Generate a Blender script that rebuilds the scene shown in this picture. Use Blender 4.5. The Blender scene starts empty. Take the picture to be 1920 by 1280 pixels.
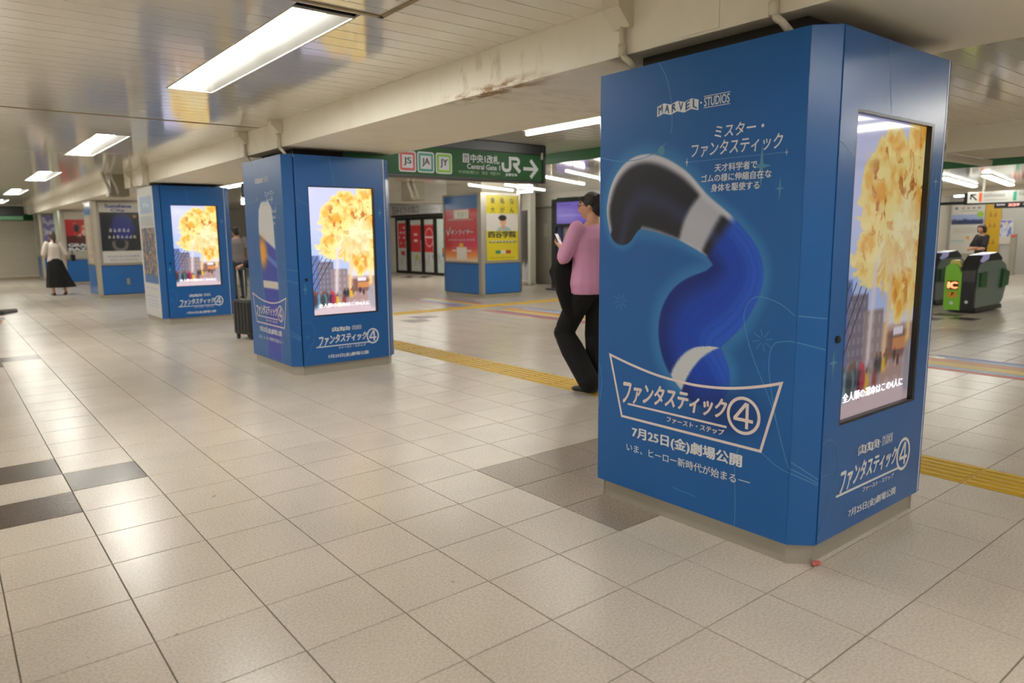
import bpy, bmesh, math, random
import numpy as np
from mathutils import Vector, Matrix
random.seed(7)
SC = bpy.context.scene
COL = SC.collection
PI = math.pi

# ------------------------------------------------------------------ camera, world, exposure
T = 0.4                                   # floor tile pitch in metres
cam_d = bpy.data.cameras.new('camera')
cam = bpy.data.objects.new('camera', cam_d)
COL.objects.link(cam)
F_PX, YAW, PITCH, ROLL = 1341.36, -0.673723, -0.148726, -0.009682
fw = Vector((-math.sin(YAW)*math.cos(PITCH), math.cos(YAW)*math.cos(PITCH), math.sin(PITCH)))
rt = Vector((math.cos(YAW), math.sin(YAW), 0))
up = rt.cross(fw)
rt2 = rt*math.cos(ROLL)+up*math.sin(ROLL)
up2 = -rt*math.sin(ROLL)+up*math.cos(ROLL)
m = Matrix((rt2, up2, -fw)).transposed().to_4x4()
CAM = Vector((-6.198698, -4.694583, 3.602334))*T
m.translation = CAM
cam.matrix_world = m
cam_d.sensor_width = 36.0
cam_d.lens = F_PX/1920*36
cam_d.clip_start = 0.05
cam_d.clip_end = 200
cam_d.dof.use_dof = True
cam_d.dof.focus_distance = 4.1
cam_d.dof.aperture_fstop = 2.0
SC.camera = cam

world = bpy.data.worlds.new('world')
SC.world = world
world.use_nodes = True
world.node_tree.nodes['Background'].inputs[0].default_value = (1.0, 0.95, 0.86, 1)
world.node_tree.nodes['Background'].inputs[1].default_value = 0.6

SC.view_settings.view_transform = 'Standard'
SC.view_settings.look = 'None'
SC.view_settings.exposure = 0.0
SC.view_settings.gamma = 1.0
SC.view_settings.use_curve_mapping = False

TUBE_POWER = 47.5          # emission strength of the fluorescent tubes
SCREEN_POWER = 1.15        # emission strength of the display screens

# ------------------------------------------------------------------ helpers
def s2l(v):
    v = np.asarray(v, float)
    return np.where(v <= 0.04045, v/12.92, ((v+0.055)/1.055)**2.4)
def C(r, g, b):
    return tuple(float(x) for x in s2l(np.array([r, g, b])/255.0))+(1.0,)

MATS = {}
def mat(name, col, rough=0.5, metal=0.0, var=0.06, vscale=6.0, bump=0.0, bscale=60.0, coat=0.0, emit=0.0, spec=0.5):
    """procedural principled material: base colour with a little noise variation and fine relief"""
    if name in MATS: return MATS[name]
    mt = bpy.data.materials.new(name); mt.use_nodes = True
    nt = mt.node_tree; p = nt.nodes['Principled BSDF']
    p.inputs['Roughness'].default_value = rough
    p.inputs['Metallic'].default_value = metal
    p.inputs['Specular IOR Level'].default_value = spec
    p.inputs['Coat Weight'].default_value = coat
    p.inputs['Coat Roughness'].default_value = 0.1
    tc = nt.nodes.new('ShaderNodeTexCoord')
    n = nt.nodes.new('ShaderNodeTexNoise'); n.inputs['Scale'].default_value = vscale
    n.inputs['Detail'].default_value = 4
    nt.links.new(tc.outputs['Object'], n.inputs['Vector'])
    r = nt.nodes.new('ShaderNodeMapRange')
    r.inputs['To Min'].default_value = 1-var; r.inputs['To Max'].default_value = 1+var
    nt.links.new(n.outputs['Fac'], r.inputs['Value'])
    mx = nt.nodes.new('ShaderNodeVectorMath'); mx.operation = 'SCALE'
    mx.inputs[0].default_value = col[:3]
    nt.links.new(r.outputs['Result'], mx.inputs['Scale'])
    nt.links.new(mx.outputs['Vector'], p.inputs['Base Color'])
    if emit:
        p.inputs['Emission Color'].default_value = col
        p.inputs['Emission Strength'].default_value = emit
    if bump:
        n2 = nt.nodes.new('ShaderNodeTexNoise'); n2.inputs['Scale'].default_value = bscale
        n2.inputs['Detail'].default_value = 3
        nt.links.new(tc.outputs['Object'], n2.inputs['Vector'])
        b = nt.nodes.new('ShaderNodeBump'); b.inputs['Strength'].default_value = bump
        b.inputs['Distance'].default_value = 0.01
        nt.links.new(n2.outputs['Fac'], b.inputs['Height'])
        nt.links.new(b.outputs['Normal'], p.inputs['Normal'])
    MATS[name] = mt
    return mt

def print_mat(name, rough=0.35, emit=0.0, coat=0.0):
    """printed or lit surface coloured by the mesh's own colour attribute"""
    if name in MATS: return MATS[name]
    mt = bpy.data.materials.new(name); mt.use_nodes = True
    nt = mt.node_tree; p = nt.nodes['Principled BSDF']
    a = nt.nodes.new('ShaderNodeAttribute'); a.attribute_name = 'print'
    p.inputs['Roughness'].default_value = rough
    p.inputs['Coat Weight'].default_value = coat
    p.inputs['Coat Roughness'].default_value = 0.03
    if emit:
        p.inputs['Base Color'].default_value = (0.01, 0.01, 0.012, 1)
        nt.links.new(a.outputs['Color'], p.inputs['Emission Color'])
        p.inputs['Emission Strength'].default_value = emit
    else:
        nt.links.new(a.outputs['Color'], p.inputs['Base Color'])
    MATS[name] = mt
    return mt

def lamp_mat(name, col, power):
    if name in MATS: return MATS[name]
    mt = bpy.data.materials.new(name); mt.use_nodes = True
    p = mt.node_tree.nodes['Principled BSDF']
    p.inputs['Base Color'].default_value = (0.8, 0.8, 0.8, 1)
    p.inputs['Emission Color'].default_value = col
    p.inputs['Emission Strength'].default_value = power
    MATS[name] = mt
    return mt

def link(name, mesh, parent=None, loc=(0, 0, 0)):
    o = bpy.data.objects.new(name, mesh); COL.objects.link(o)
    o.location = loc
    if parent is not None: o.parent = parent
    return o

def tag(o, label, cat, group=None):
    o['label'] = label; o['category'] = cat
    if group: o['group'] = group
    return o

def thing(name, label, cat, loc=(0, 0, 0), rz=0.0, group=None):
    o = bpy.data.objects.new(name, None); COL.objects.link(o)
    o.location = loc; o.rotation_euler = (0, 0, rz); o.empty_display_size = 0.1
    return tag(o, label, cat, group)

def struct(o):
    o['kind'] = 'structure'
    return o

def dup(root, loc, label=None, group=None, rz=None, parent=None):
    r = root.copy(); COL.objects.link(r); r.location = loc
    if rz is not None: r.rotation_euler = (0, 0, rz)
    if label: r['label'] = label
    if group: r['group'] = group
    for ch in list(root.children):
        c = ch.copy(); COL.objects.link(c); c.parent = r
        for g in list(ch.children):
            d = g.copy(); COL.objects.link(d); d.parent = c
    return r

class MB:
    """collects boxes, prisms, tubes into one mesh"""
    def __init__(s): s.v = []; s.f = []
    def add(s, vs, fs):
        k = len(s.v); s.v += [tuple(v) for v in vs]; s.f += [tuple(i+k for i in f) for f in fs]
        return s
    def box(s, x0, x1, y0, y1, z0, z1):
        return s.add([(x0,y0,z0),(x1,y0,z0),(x1,y1,z0),(x0,y1,z0),(x0,y0,z1),(x1,y0,z1),(x1,y1,z1),(x0,y1,z1)],
                     [(3,2,1,0),(4,5,6,7),(0,1,5,4),(1,2,6,5),(2,3,7,6),(3,0,4,7)])
    def bbox(s, x0, x1, y0, y1, z0, z1, b=0.004):
        """bevelled box"""
        bm = bmesh.new(); bmesh.ops.create_cube(bm, size=1)
        for v in bm.verts:
            v.co = ((x0+x1)/2+v.co.x*(x1-x0), (y0+y1)/2+v.co.y*(y1-y0), (z0+z1)/2+v.co.z*(z1-z0))
        bmesh.ops.bevel(bm, geom=list(bm.edges), offset=b, segments=2, affect='EDGES', profile=0.6)
        bm.verts.index_update()
        s.add([v.co[:] for v in bm.verts], [[v.index for v in f.verts] for f in bm.faces]); bm.free()
        return s
    def prism(s, pts, axis, a0, a1):
        """polygon in the plane normal to axis ('x','y','z'), extruded a0..a1; pts are the two other coords in order"""
        def P(p, a):
            return {'x': (a, p[0], p[1]), 'y': (p[0], a, p[1]), 'z': (p[0], p[1], a)}[axis]
        n = len(pts)
        return s.add([P(p, a0) for p in pts]+[P(p, a1) for p in pts],
                     [tuple(range(n))[::-1], tuple(range(n, 2*n))]+[(i, (i+1) % n, n+(i+1) % n, n+i) for i in range(n)])
    def tube(s, path, r, n=10, cap=True):
        path = [Vector(p) for p in path]
        rings = []
        for i, p in enumerate(path):
            d = (path[min(i+1, len(path)-1)]-path[max(i-1, 0)]).normalized()
            a = Vector((0, 0, 1)) if abs(d.z) < 0.9 else Vector((1, 0, 0))
            u = d.cross(a).normalized(); w = d.cross(u)
            rr = r[i] if hasattr(r, '__len__') else r
            rings.append([p+(u*math.cos(2*PI*k/n)+w*math.sin(2*PI*k/n))*rr for k in range(n)])
        vs = [v for ring in rings for v in ring]; fs = []
        for i in range(len(path)-1):
            for k in range(n):
                fs.append((i*n+k, i*n+(k+1) % n, (i+1)*n+(k+1) % n, (i+1)*n+k))
        if cap: fs += [tuple(range(n)), tuple(range((len(path)-1)*n, len(path)*n))]
        return s.add(vs, fs)
    def ball(s, c, rx, ry=None, rz=None, n=14, h=8):
        ry = rx if ry is None else ry; rz = rx if rz is None else rz
        vs = [(c[0], c[1], c[2]-rz)]
        for i in range(1, h):
            t = -PI/2+PI*i/h
            for k in range(n):
                a = 2*PI*k/n
                vs.append((c[0]+rx*math.cos(t)*math.cos(a), c[1]+ry*math.cos(t)*math.sin(a), c[2]+rz*math.sin(t)))
        vs.append((c[0], c[1], c[2]+rz)); L = len(vs)-1
        fs = [(0, 1+(k+1) % n, 1+k) for k in range(n)]
        for i in range(h-2):
            for k in range(n):
                fs.append((1+i*n+k, 1+i*n+(k+1) % n, 1+(i+1)*n+(k+1) % n, 1+(i+1)*n+k))
        fs += [(L, 1+(h-2)*n+k, 1+(h-2)*n+(k+1) % n) for k in range(n)]
        return s.add(vs, fs)
    def mesh(s, name, m=None, smooth=False):
        me = bpy.data.meshes.new(name)
        me.from_pydata([tuple(v) for v in s.v], [], s.f)
        bm = bmesh.new(); bm.from_mesh(me); bmesh.ops.recalc_face_normals(bm, faces=list(bm.faces)); bm.to_mesh(me); bm.free()
        if smooth:
            me.polygons.foreach_set('use_smooth', [True]*len(me.polygons))
        if m: me.materials.append(m)
        me.update()
        return me
    def obj(s, name, m=None, parent=None, smooth=False, loc=(0, 0, 0)):
        return link(name, s.mesh(name, m, smooth), parent, loc)

# flat faces: a face frame maps (u, z, lift) to local coordinates
class Face:
    def __init__(s, o, u, n): s.o = Vector(o); s.u = Vector(u); s.n = Vector(n)
    def P(s, u, z, d=0.0):
        return tuple(s.o+s.u*u+s.n*d+Vector((0, 0, z)))

TXT = {}
def glyphs(body, off=0.0):
    k = (body, off)
    if k not in TXT:
        cu = bpy.data.curves.new('lettering', 'FONT'); cu.body = body; cu.resolution_u = 3; cu.offset = off
        o = bpy.data.objects.new('lettering', cu); COL.objects.link(o)
        bpy.context.view_layer.update()
        me = bpy.data.meshes.new_from_object(o.evaluated_get(bpy.context.evaluated_depsgraph_get()))
        co = np.empty(len(me.vertices)*3); me.vertices.foreach_get('co', co)
        TXT[k] = (co.reshape(-1, 3)[:, :2], [tuple(p.vertices) for p in me.polygons])
        bpy.data.objects.remove(o); bpy.data.curves.remove(cu); bpy.data.meshes.remove(me)
    return TXT[k]

def put(body, face, u0, u1, z0, z1, m, parent, off=0.0, shear=0.0, lift=0.0015, name='lettering', warp=None):
    """lettering fitted to a box on a face; heavier weights repeat each stroke a little to the side"""
    co, fs = glyphs(body)
    a = co.copy(); a[:, 0] += shear*a[:, 1]
    if off:
        k = len(a); d = off*1.6
        a = np.concatenate([a+np.array(v) for v in ((-d, 0), (d, 0), (0, -d*.6), (0, d*.6))])
        fs = [tuple(i+k*q for i in f) for q in range(4) for f in fs]
    lo = a.min(0); hi = a.max(0); a = (a-lo)/np.maximum(hi-lo, 1e-6)
    vs = []
    n1 = len(co)
    for i, (x, y) in enumerate(a):
        u = u0+x*(u1-u0); z = z0+y*(z1-z0)
        if warp: u, z = warp(x, y, u, z)
        vs.append(face.P(u, z, lift+.00025*(i//n1)))
    me = bpy.data.meshes.new(name); me.from_pydata(vs, [], fs); me.materials.append(m); me.update()
    return link(name, me, parent)

def ribbon(mb, face, pts, w, lift=0.0012, closed=False):
    """flat strip along a polyline on a face"""
    n = len(pts); P = [Vector(p) for p in pts]; L = []; R = []
    for i in range(n):
        if closed: d0 = P[i]-P[i-1]; d1 = P[(i+1) % n]-P[i]
        else: d0 = P[i]-P[max(i-1, 0)]; d1 = P[min(i+1, n-1)]-P[i]
        if d0.length < 1e-9: d0 = d1
        if d1.length < 1e-9: d1 = d0
        d0 = d0.normalized(); d1 = d1.normalized()
        nn = Vector((-(d0.y+d1.y), d0.x+d1.x))
        nn.normalize(); c = max(0.35, nn.dot(Vector((-d0.y, d0.x))))
        L.append(P[i]+nn*w/2/c); R.append(P[i]-nn*w/2/c)
    vs = [face.P(p.x, p.y, lift) for p in L]+[face.P(p.x, p.y, lift) for p in R]
    rng = range(n) if closed else range(n-1)
    mb.add(vs, [(i, (i+1) % n, n+(i+1) % n, n+i) for i in rng])

def poly(mb, face, pts, lift=0.0012):
    mb.add([face.P(p[0], p[1], lift) for p in pts], [tuple(range(len(pts)))])

def rect(mb, face, u0, u1, z0, z1, lift=0.0012):
    poly(mb, face, [(u0, z0), (u1, z0), (u1, z1), (u0, z1)], lift)

def arc(cx, cz, rx, rz, a0, a1, n=24):
    return [(cx+rx*math.cos(math.radians(a0+(a1-a0)*i/n)), cz+rz*math.sin(math.radians(a0+(a1-a0)*i/n))) for i in range(n+1)]

def spline(pts, n=12):
    """Catmull-Rom through points"""
    out = []; q = [pts[0]]+list(pts)+[pts[-1]]
    for i in range(1, len(q)-2):
        p0, p1, p2, p3 = [np.array(q[i+k-1], float) for k in range(4)]
        for t in np.linspace(0, 1, n, endpoint=False):
            out.append(tuple(0.5*(2*p1+(p2-p0)*t+(2*p0-5*p1+4*p2-p3)*t*t+(3*p1-p0-3*p2+p3)*t**3)))
    out.append(tuple(pts[-1]))
    return out

def sparkle(mb, face, u, z, r, s=1.0):
    poly(mb, face, [(u+r*0.55*s, z), (u+r*.09, z+r*.09), (u, z+r), (u-r*.09, z+r*.09), (u-r*0.55*s, z), (u-r*.09, z-r*.09), (u, z-r), (u+r*.09, z-r*.09)])

def painted(name, face, u0, u1, z0, z1, nu, nz, fn, m, parent, lift=0.001):
    """flat print: grid whose colour attribute is painted by fn(x, y) with x, y in 0..1 (sRGB 0..1 out)"""
    x, y = np.meshgrid(np.linspace(0, 1, nu+1), np.linspace(0, 1, nz+1))
    col = np.clip(fn(x, y), 0, 1)
    o = np.array(face.o)+lift*np.array(face.n)
    co = o[None, None]+(u0+x*(u1-u0))[..., None]*np.array(face.u)+(z0+y*(z1-z0))[..., None]*np.array((0, 0, 1.0))
    idx = np.arange((nu+1)*(nz+1)).reshape(nz+1, nu+1)
    q = np.stack([idx[:-1, :-1], idx[:-1, 1:], idx[1:, 1:], idx[1:, :-1]], -1).reshape(-1, 4)
    me = bpy.data.meshes.new(name)
    me.vertices.add(len(idx.ravel())); me.vertices.foreach_set('co', co.reshape(-1))
    me.loops.add(q.size); me.loops.foreach_set('vertex_index', q.reshape(-1).astype(np.int32))
    me.polygons.add(len(q)); me.polygons.foreach_set('loop_start', np.arange(0, q.size, 4, dtype=np.int32))
    me.update(calc_edges=True)
    ca = me.color_attributes.new('print', 'FLOAT_COLOR', 'POINT')
    rgba = np.ones((len(idx.ravel()), 4), np.float32); rgba[:, :3] = s2l(col).reshape(-1, 3)
    ca.data.foreach_set('color', rgba.reshape(-1))
    me.materials.append(m); me.validate()
    return link(name, me, parent)

def vnoise(x, y, s, seed=0):
    r = np.random.RandomState(seed); g = r.rand(67, 67)
    X = (x*s) % 66; Y = (y*s) % 66; i = X.astype(int); j = Y.astype(int); fx = X-i; fy = Y-j
    fx = fx*fx*(3-2*fx); fy = fy*fy*(3-2*fy)
    return (g[j, i]*(1-fx)+g[j, i+1]*fx)*(1-fy)+(g[j+1, i]*(1-fx)+g[j+1, i+1]*fx)*fy
def fbm(x, y, s, seed=0, o=4):
    t = 0; a = .5; n = 0
    for k in range(o): t = t+a*vnoise(x, y, s*2**k, seed+k); n += a; a *= .5
    return t/n
def sst(a, b, x):
    t = np.clip((x-a)/(b-a), 0, 1); return t*t*(3-2*t)
def mixc(c, d, m):
    return c*(1-m[..., None])+np.asarray(d, float)*m[..., None]
def rgb(*c): return np.array(c, float)/255
def flat(x, c): return np.broadcast_to(np.asarray(c, float), x.shape+(3,)).copy()
def inbox(x, y, a, b, c, d, e=0.004):
    return sst(a-e, a+e, x)*(1-sst(b-e, b+e, x))*sst(c-e, c+e, y)*(1-sst(d-e, d+e, y))
# ------------------------------------------------------------------ shared materials
M_steel = mat('brushed steel', C(168, 162, 150), 0.36, 0.35, 0.05, 3, 0.05, 90)
M_white = mat('white paint', C(205, 200, 186), 0.45, 0, 0.03)
M_cream = mat('cream paint', C(216, 209, 190), 0.42, 0, 0.03)
M_black = mat('black plastic', C(22, 22, 24), 0.35, 0, 0.05)
M_dark = mat('dark recess', C(46, 42, 36), 0.8, 0, 0.05)
M_tube = lamp_mat('fluorescent tube', (1.0, 0.985, 0.922, 1), TUBE_POWER)
M_tubeB = lamp_mat('batten tube', (1.0, 0.985, 0.922, 1), TUBE_POWER*0.6)
M_tubeC = lamp_mat('slim tube', (1.0, 0.985, 0.922, 1), TUBE_POWER*0.32)
M_ink = mat('white print', C(214, 217, 224), 0.4, 0, 0.02)
M_inkblue = mat('blue print', C(24, 82, 140), 0.4, 0, 0.03)
M_inkdark = mat('black print', C(28, 28, 30), 0.45, 0, 0.03)
M_green = mat('sign green', C(24, 84, 36), 0.5, 0, 0.03, 6, 0, 60, 0, 0, 0.3)

def tile_mat(name, base, spk, rough, bump):
    mt = bpy.data.materials.new(name); mt.use_nodes = True
    nt = mt.node_tree; N = nt.nodes; L = nt.links; p = N['Principled BSDF']
    g = N.new('ShaderNodeNewGeometry')
    # one tone per tile
    sc = N.new('ShaderNodeVectorMath'); sc.operation = 'SCALE'; sc.inputs['Scale'].default_value = 1/T
    L.new(g.outputs['Position'], sc.inputs[0])
    fl = N.new('ShaderNodeVectorMath'); fl.operation = 'FLOOR'; L.new(sc.outputs[0], fl.inputs[0])
    mk = N.new('ShaderNodeVectorMath'); mk.operation = 'MULTIPLY'; mk.inputs[1].default_value = (1, 1, 0)
    L.new(fl.outputs[0], mk.inputs[0])
    wn = N.new('ShaderNodeTexWhiteNoise'); wn.noise_dimensions = '2D'; L.new(mk.outputs[0], wn.inputs['Vector'])
    tone = N.new('ShaderNodeMapRange'); tone.inputs['To Min'].default_value = 0.975; tone.inputs['To Max'].default_value = 1.025
    L.new(wn.outputs['Value'], tone.inputs['Value'])
    # terrazzo speckle
    n1 = N.new('ShaderNodeTexNoise'); n1.inputs['Scale'].default_value = 95; n1.inputs['Detail'].default_value = 3
    L.new(g.outputs['Position'], n1.inputs['Vector'])
    r1 = N.new('ShaderNodeMapRange'); r1.inputs['From Min'].default_value = 0.38; r1.inputs['From Max'].default_value = 0.62
    r1.inputs['To Min'].default_value = 0; r1.inputs['To Max'].default_value = 1
    L.new(n1.outputs['Fac'], r1.inputs['Value'])
    n3 = N.new('ShaderNodeTexNoise'); n3.inputs['Scale'].default_value = 1.7; n3.inputs['Detail'].default_value = 5
    L.new(g.outputs['Position'], n3.inputs['Vector'])
    r3 = N.new('ShaderNodeMapRange'); r3.inputs['From Min'].default_value = 0.35; r3.inputs['From Max'].default_value = 0.65
    r3.inputs['To Min'].default_value = 0.95; r3.inputs['To Max'].default_value = 1.04
    L.new(n3.outputs['Fac'], r3.inputs['Value'])
    mx = N.new('ShaderNodeMix'); mx.data_type = 'RGBA'
    mx.inputs['A'].default_value = spk; mx.inputs['B'].default_value = base
    L.new(r1.outputs['Result'], mx.inputs['Factor'])
    mm = N.new('ShaderNodeMath'); mm.operation = 'MULTIPLY'
    L.new(tone.outputs['Result'], mm.inputs[0]); L.new(r3.outputs['Result'], mm.inputs[1])
    # scattered dark scuffs
    n4 = N.new('ShaderNodeTexNoise'); n4.inputs['Scale'].default_value = 9; n4.inputs['Detail'].default_value = 4
    L.new(g.outputs['Position'], n4.inputs['Vector'])
    r4 = N.new('ShaderNodeMapRange'); r4.inputs['From Min'].default_value = 0.735; r4.inputs['From Max'].default_value = 0.76
    r4.inputs['To Min'].default_value = 1; r4.inputs['To Max'].default_value = 0.62
    L.new(n4.outputs['Fac'], r4.inputs['Value'])
    m5 = N.new('ShaderNodeMath'); m5.operation = 'MULTIPLY'
    L.new(mm.outputs[0], m5.inputs[0]); L.new(r4.outputs['Result'], m5.inputs[1])
    vs = N.new('ShaderNodeVectorMath'); vs.operation = 'SCALE'
    L.new(mx.outputs['Result'], vs.inputs[0]); L.new(m5.outputs[0], vs.inputs['Scale'])
    L.new(vs.outputs[0], p.inputs['Base Color'])
    # wavy fired surface
    n2 = N.new('ShaderNodeTexNoise'); n2.inputs['Scale'].default_value = 70; n2.inputs['Detail'].default_value = 4
    L.new(g.outputs['Position'], n2.inputs['Vector'])
    b = N.new('ShaderNodeBump'); b.inputs['Strength'].default_value = bump; b.inputs['Distance'].default_value = 0.004
    L.new(n2.outputs['Fac'], b.inputs['Height']); L.new(b.outputs['Normal'], p.inputs['Normal'])
    p.inputs['Roughness'].default_value = rough
    p.inputs['Specular IOR Level'].default_value = 0.32
    return mt
M_tile = tile_mat('cream floor tile', C(199, 190, 178), C(183, 172, 159), 0.25, 0.13)
M_tile_brown = tile_mat('brown floor tile', C(84, 70, 64), C(68, 56, 52), 0.26, 0.16)
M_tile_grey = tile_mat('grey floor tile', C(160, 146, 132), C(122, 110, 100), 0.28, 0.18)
M_grout = mat('grout', C(112, 102, 84), 0.8, 0, 0.1)
M_yellow = mat('tactile yellow', C(196, 158, 34), 0.42, 0, 0.08, 9, 0.1, 40)

# ------------------------------------------------------------------ floor
floor = struct(MB().box(-9, 31, -14, 31, -0.12, -0.004).obj('floor', M_grout))
def tile_mesh(name, m):
    g = 0.0024; b = 0.0012; h = T/2-g
    vs = [(-h, -h, -0.004), (h, -h, -0.004), (h, h, -0.004), (-h, h, -0.004)]
    vs += [(x, y, -0.0012) for x, y in ((-h, -h), (h, -h), (h, h), (-h, h))]
    k = h-b
    vs += [(x, y, 0.0) for x, y in ((-k, -k), (k, -k), (k, k), (-k, k))]
    fs = [(8, 9, 10, 11)]
    for i in range(4):
        j = (i+1) % 4
        fs += [(i, j, 4+j, 4+i), (4+i, 4+j, 8+j, 8+i)]
    mb = MB(); mb.add(vs, fs)
    return mb
TILE_KINDS = {'cream': M_tile, 'brown': M_tile_brown, 'grey': M_tile_grey}
tile_me = {}
for k, m_ in TILE_KINDS.items():
    me = bpy.data.meshes.new('tile'); t_ = tile_mesh('tile', m_)
    me.from_pydata(t_.v, [], t_.f); me.materials.append(m_); tile_me[k] = me
def tile_kind(i, j):
    a = (i+6) % 16; b = (j-7) % 14
    if (i, j) in ((11, 21), (10, 20)): return 'cream'
    if (a, b) in ((15, 0), (1, 0), (0, 1), (0, 13)): return 'brown'
    if (i, j) in ((11, 21), (10, 20)): return 'cream'
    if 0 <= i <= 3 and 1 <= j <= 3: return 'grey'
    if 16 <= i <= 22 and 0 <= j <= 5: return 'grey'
    return 'cream'
def on_screen(P):
    d = Vector(P)-CAM; z = d.dot(fw)
    if z < 0.3: return None
    return 960+F_PX*d.dot(rt2)/z, 640-F_PX*d.dot(up2)/z, z
cells = []
for i in range(-22, 77):
    for j in range(-35, 77):
        if i == 5 or (j == 24 and i > 5 and i < 24): continue          # the tactile paving lies there
        cells.append((i, j))
def tile_score(c):
    q = on_screen(((c[0]+.5)*T, (c[1]+.5)*T, 0))
    if q is None or not (-120 < q[0] < 2040 and 300 < q[1] < 1420): return 0
    x, y = (c[0]+.5)*T, (c[1]+.5)*T
    if .45 < x < 1.35 and (-.2 < y < .75 or 5.4 < y < 6.3): return 0
    return 1/q[2]**3
cells.sort(key=tile_score, reverse=True)
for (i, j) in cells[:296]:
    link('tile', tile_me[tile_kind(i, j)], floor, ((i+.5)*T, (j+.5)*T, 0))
rest = {k: MB() for k in TILE_KINDS}
proto = tile_mesh('tile', None)
for (i, j) in cells[296:]:
    if i > 74 or j > 76: continue
    cx, cy = (i+.5)*T, (j+.5)*T
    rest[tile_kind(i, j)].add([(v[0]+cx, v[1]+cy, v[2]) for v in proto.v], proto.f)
for k in TILE_KINDS:
    me = bpy.data.meshes.new('tile_field'); me.from_pydata(rest[k].v, [], rest[k].f); me.materials.append(TILE_KINDS[k])
    o = link('tile_field', me, floor); o['kind'] = 'stuff'

# tactile paving: raised bars on yellow tiles
def tactile(name, label, cells_, along):
    t = thing(name, label, 'tactile paving', (0, 0, 0))
    mb = MB(); h = T/2-0.0015
    mb.box(-h, h, -h, h, -0.0038, 0.0005)
    for k in range(5):
        c = -0.15+k*0.075
        a, b = c-0.015, c+0.015
        if along == 'y': mb.prism([(a-.004, 0.0005), (b+.004, 0.0005), (b-.003, .006), (a+.003, .006)], 'y', -h+.012, h-.012)
        else: mb.prism([(a-.004, 0.0005), (b+.004, 0.0005), (b-.003, .006), (a+.003, .006)], 'x', -h+.012, h-.012)
    me = mb.mesh('tactile_tile', M_yellow)
    for (i, j) in cells_:
        link('tactile_tile', me, t, ((i+.5)*T, (j+.5)*T, 0))
    return t
tactile('tactile_strip', 'long yellow tactile strip of raised bars passing behind the two nearest advert pillars', [(5, j) for j in range(-8, 76)], 'y')
tactile('tactile_strip', 'short faraway yellow tactile strip crossing in front of the yellow poster pillar', [(i, 24) for i in range(6, 24)], 'x')

# coloured guide lines on the floor near the gates
GCOL = [('red', C(190, 70, 62)), ('pale blue', C(150, 170, 196)), ('yellow', C(206, 178, 92)), ('orange', C(192, 128, 84)), ('blue', C(92, 104, 170)), ('white', C(204, 196, 184))]
gl_m = [mat('guide line '+n, c, 0.4, 0, 0.06) for n, c in GCOL]
def guide(label, y0, y1, x0, order):
    t = thing('guide_line', label, 'floor marking', (x0, y0, 0), 0, 'coloured guide lines on the floor')
    x = 0
    for k, (ci, w) in enumerate(order):
        MB().box(x, x+w-.02, (k % 3)*.12, y1-y0-((k*2) % 3)*.15, 0.0, 0.0012).obj('stripe', gl_m[ci], t)
        x += w
guide('coloured guide lines on the floor beside the nearest screen pillar, running to the ticket gates', -3.0, 1.6, 5.6, [(0, .12), (1, .14), (2, .26), (3, .2), (1, .14), (4, .12)])
guide('coloured guide lines on the floor in front of the purple screen', 6.1, 9.2, 5.62, [(0, .12), (4, .12), (2, .26), (3, .2), (1, .2), (4, .1)])
guide('faint coloured guide lines at the foot of the yellow poster pillar', 10.1, 12.2, 5.7, [(0, .1), (4, .14), (1, .16), (2, .22), (3, .18), (4, .1)])

# ------------------------------------------------------------------ ceiling
CZ = 2.585
ceiling = struct(MB().box(-9, 31, -14, 31, CZ+0.13, CZ+0.25).obj('ceiling', M_dark))
M_slat = mat('ceiling slat', C(226, 221, 206), 0.10, 0, 0.02, 2.0, 0.0, 3.0, 0.4, 0, 0.9)
P_ = 0.1615; Y0 = 1.222
def slat_mb(mb, x0, x1, y0):
    a, b = y0+.0025, y0+P_-.0025
    mb.prism([(a, CZ+.012), (a, CZ+.004), (a+.002, CZ), (b-.002, CZ), (b, CZ+.004), (b, CZ+.012)], 'x', x0, x1)
def slat_mesh(L):
    mb = MB(); a, b = .0025, P_-.0025
    mb.prism([(a, .012), (a, .004), (a+.002, 0), (b-.002, 0), (b, .004), (b, .012)], 'x', 0, L)
    return mb.mesh('slat', M_slat)
FIX_Y = [(1.78+5.6*k, 4.28+5.6*k) for k in range(5)]
FX0, FX1 = -0.955, -0.615
me_full = slat_mesh(9.345-0.003); me_l = slat_mesh(9+FX0-.004); me_r = slat_mesh(.345-FX1-.007)
bulk = MB(); n_sl = 0
for k in range(-94, 183):
    y = Y0+k*P_; ym = y+P_/2
    infix = any(a-.02 < ym < b+.02 for a, b in FIX_Y)
    near = 0.4 < y < 15
    segs = [(-9, FX0-.004, me_l), (FX1+.004, .342, me_r)] if infix else [(-9, .342, me_full)]
    for x0, x1, me in segs:
        if near: link('slat', me, ceiling, (x0, y, CZ)); n_sl += 1
        else: slat_mb(bulk, x0, x1, y)
me_b = slat_mesh(31-1.602)
for k in range(-94, 183):
    y = Y0+k*P_
    if -0.9 < y < 7.5: link('slat', me_b, ceiling, (1.602, y, CZ)); n_sl += 1
    else: slat_mb(bulk, 1.602, 31, y)
o = bulk.obj('slat_field', M_slat, ceiling); o['kind'] = 'stuff'

# access joints across the slats
M_joint = mat('joint strip', C(150, 132, 96), 0.5, 0, 0.1)
j1 = struct(MB().box(-2.6, -.5, 1.645, 1.675, CZ-.006, CZ).box(-.53, -.50, .6, 1.675, CZ-.006, CZ).obj('trim_1', M_joint))
j2 = struct(MB().box(-4, .34, 5.93, 5.955, CZ-.005, CZ).obj('trim_2', M_joint))

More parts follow.
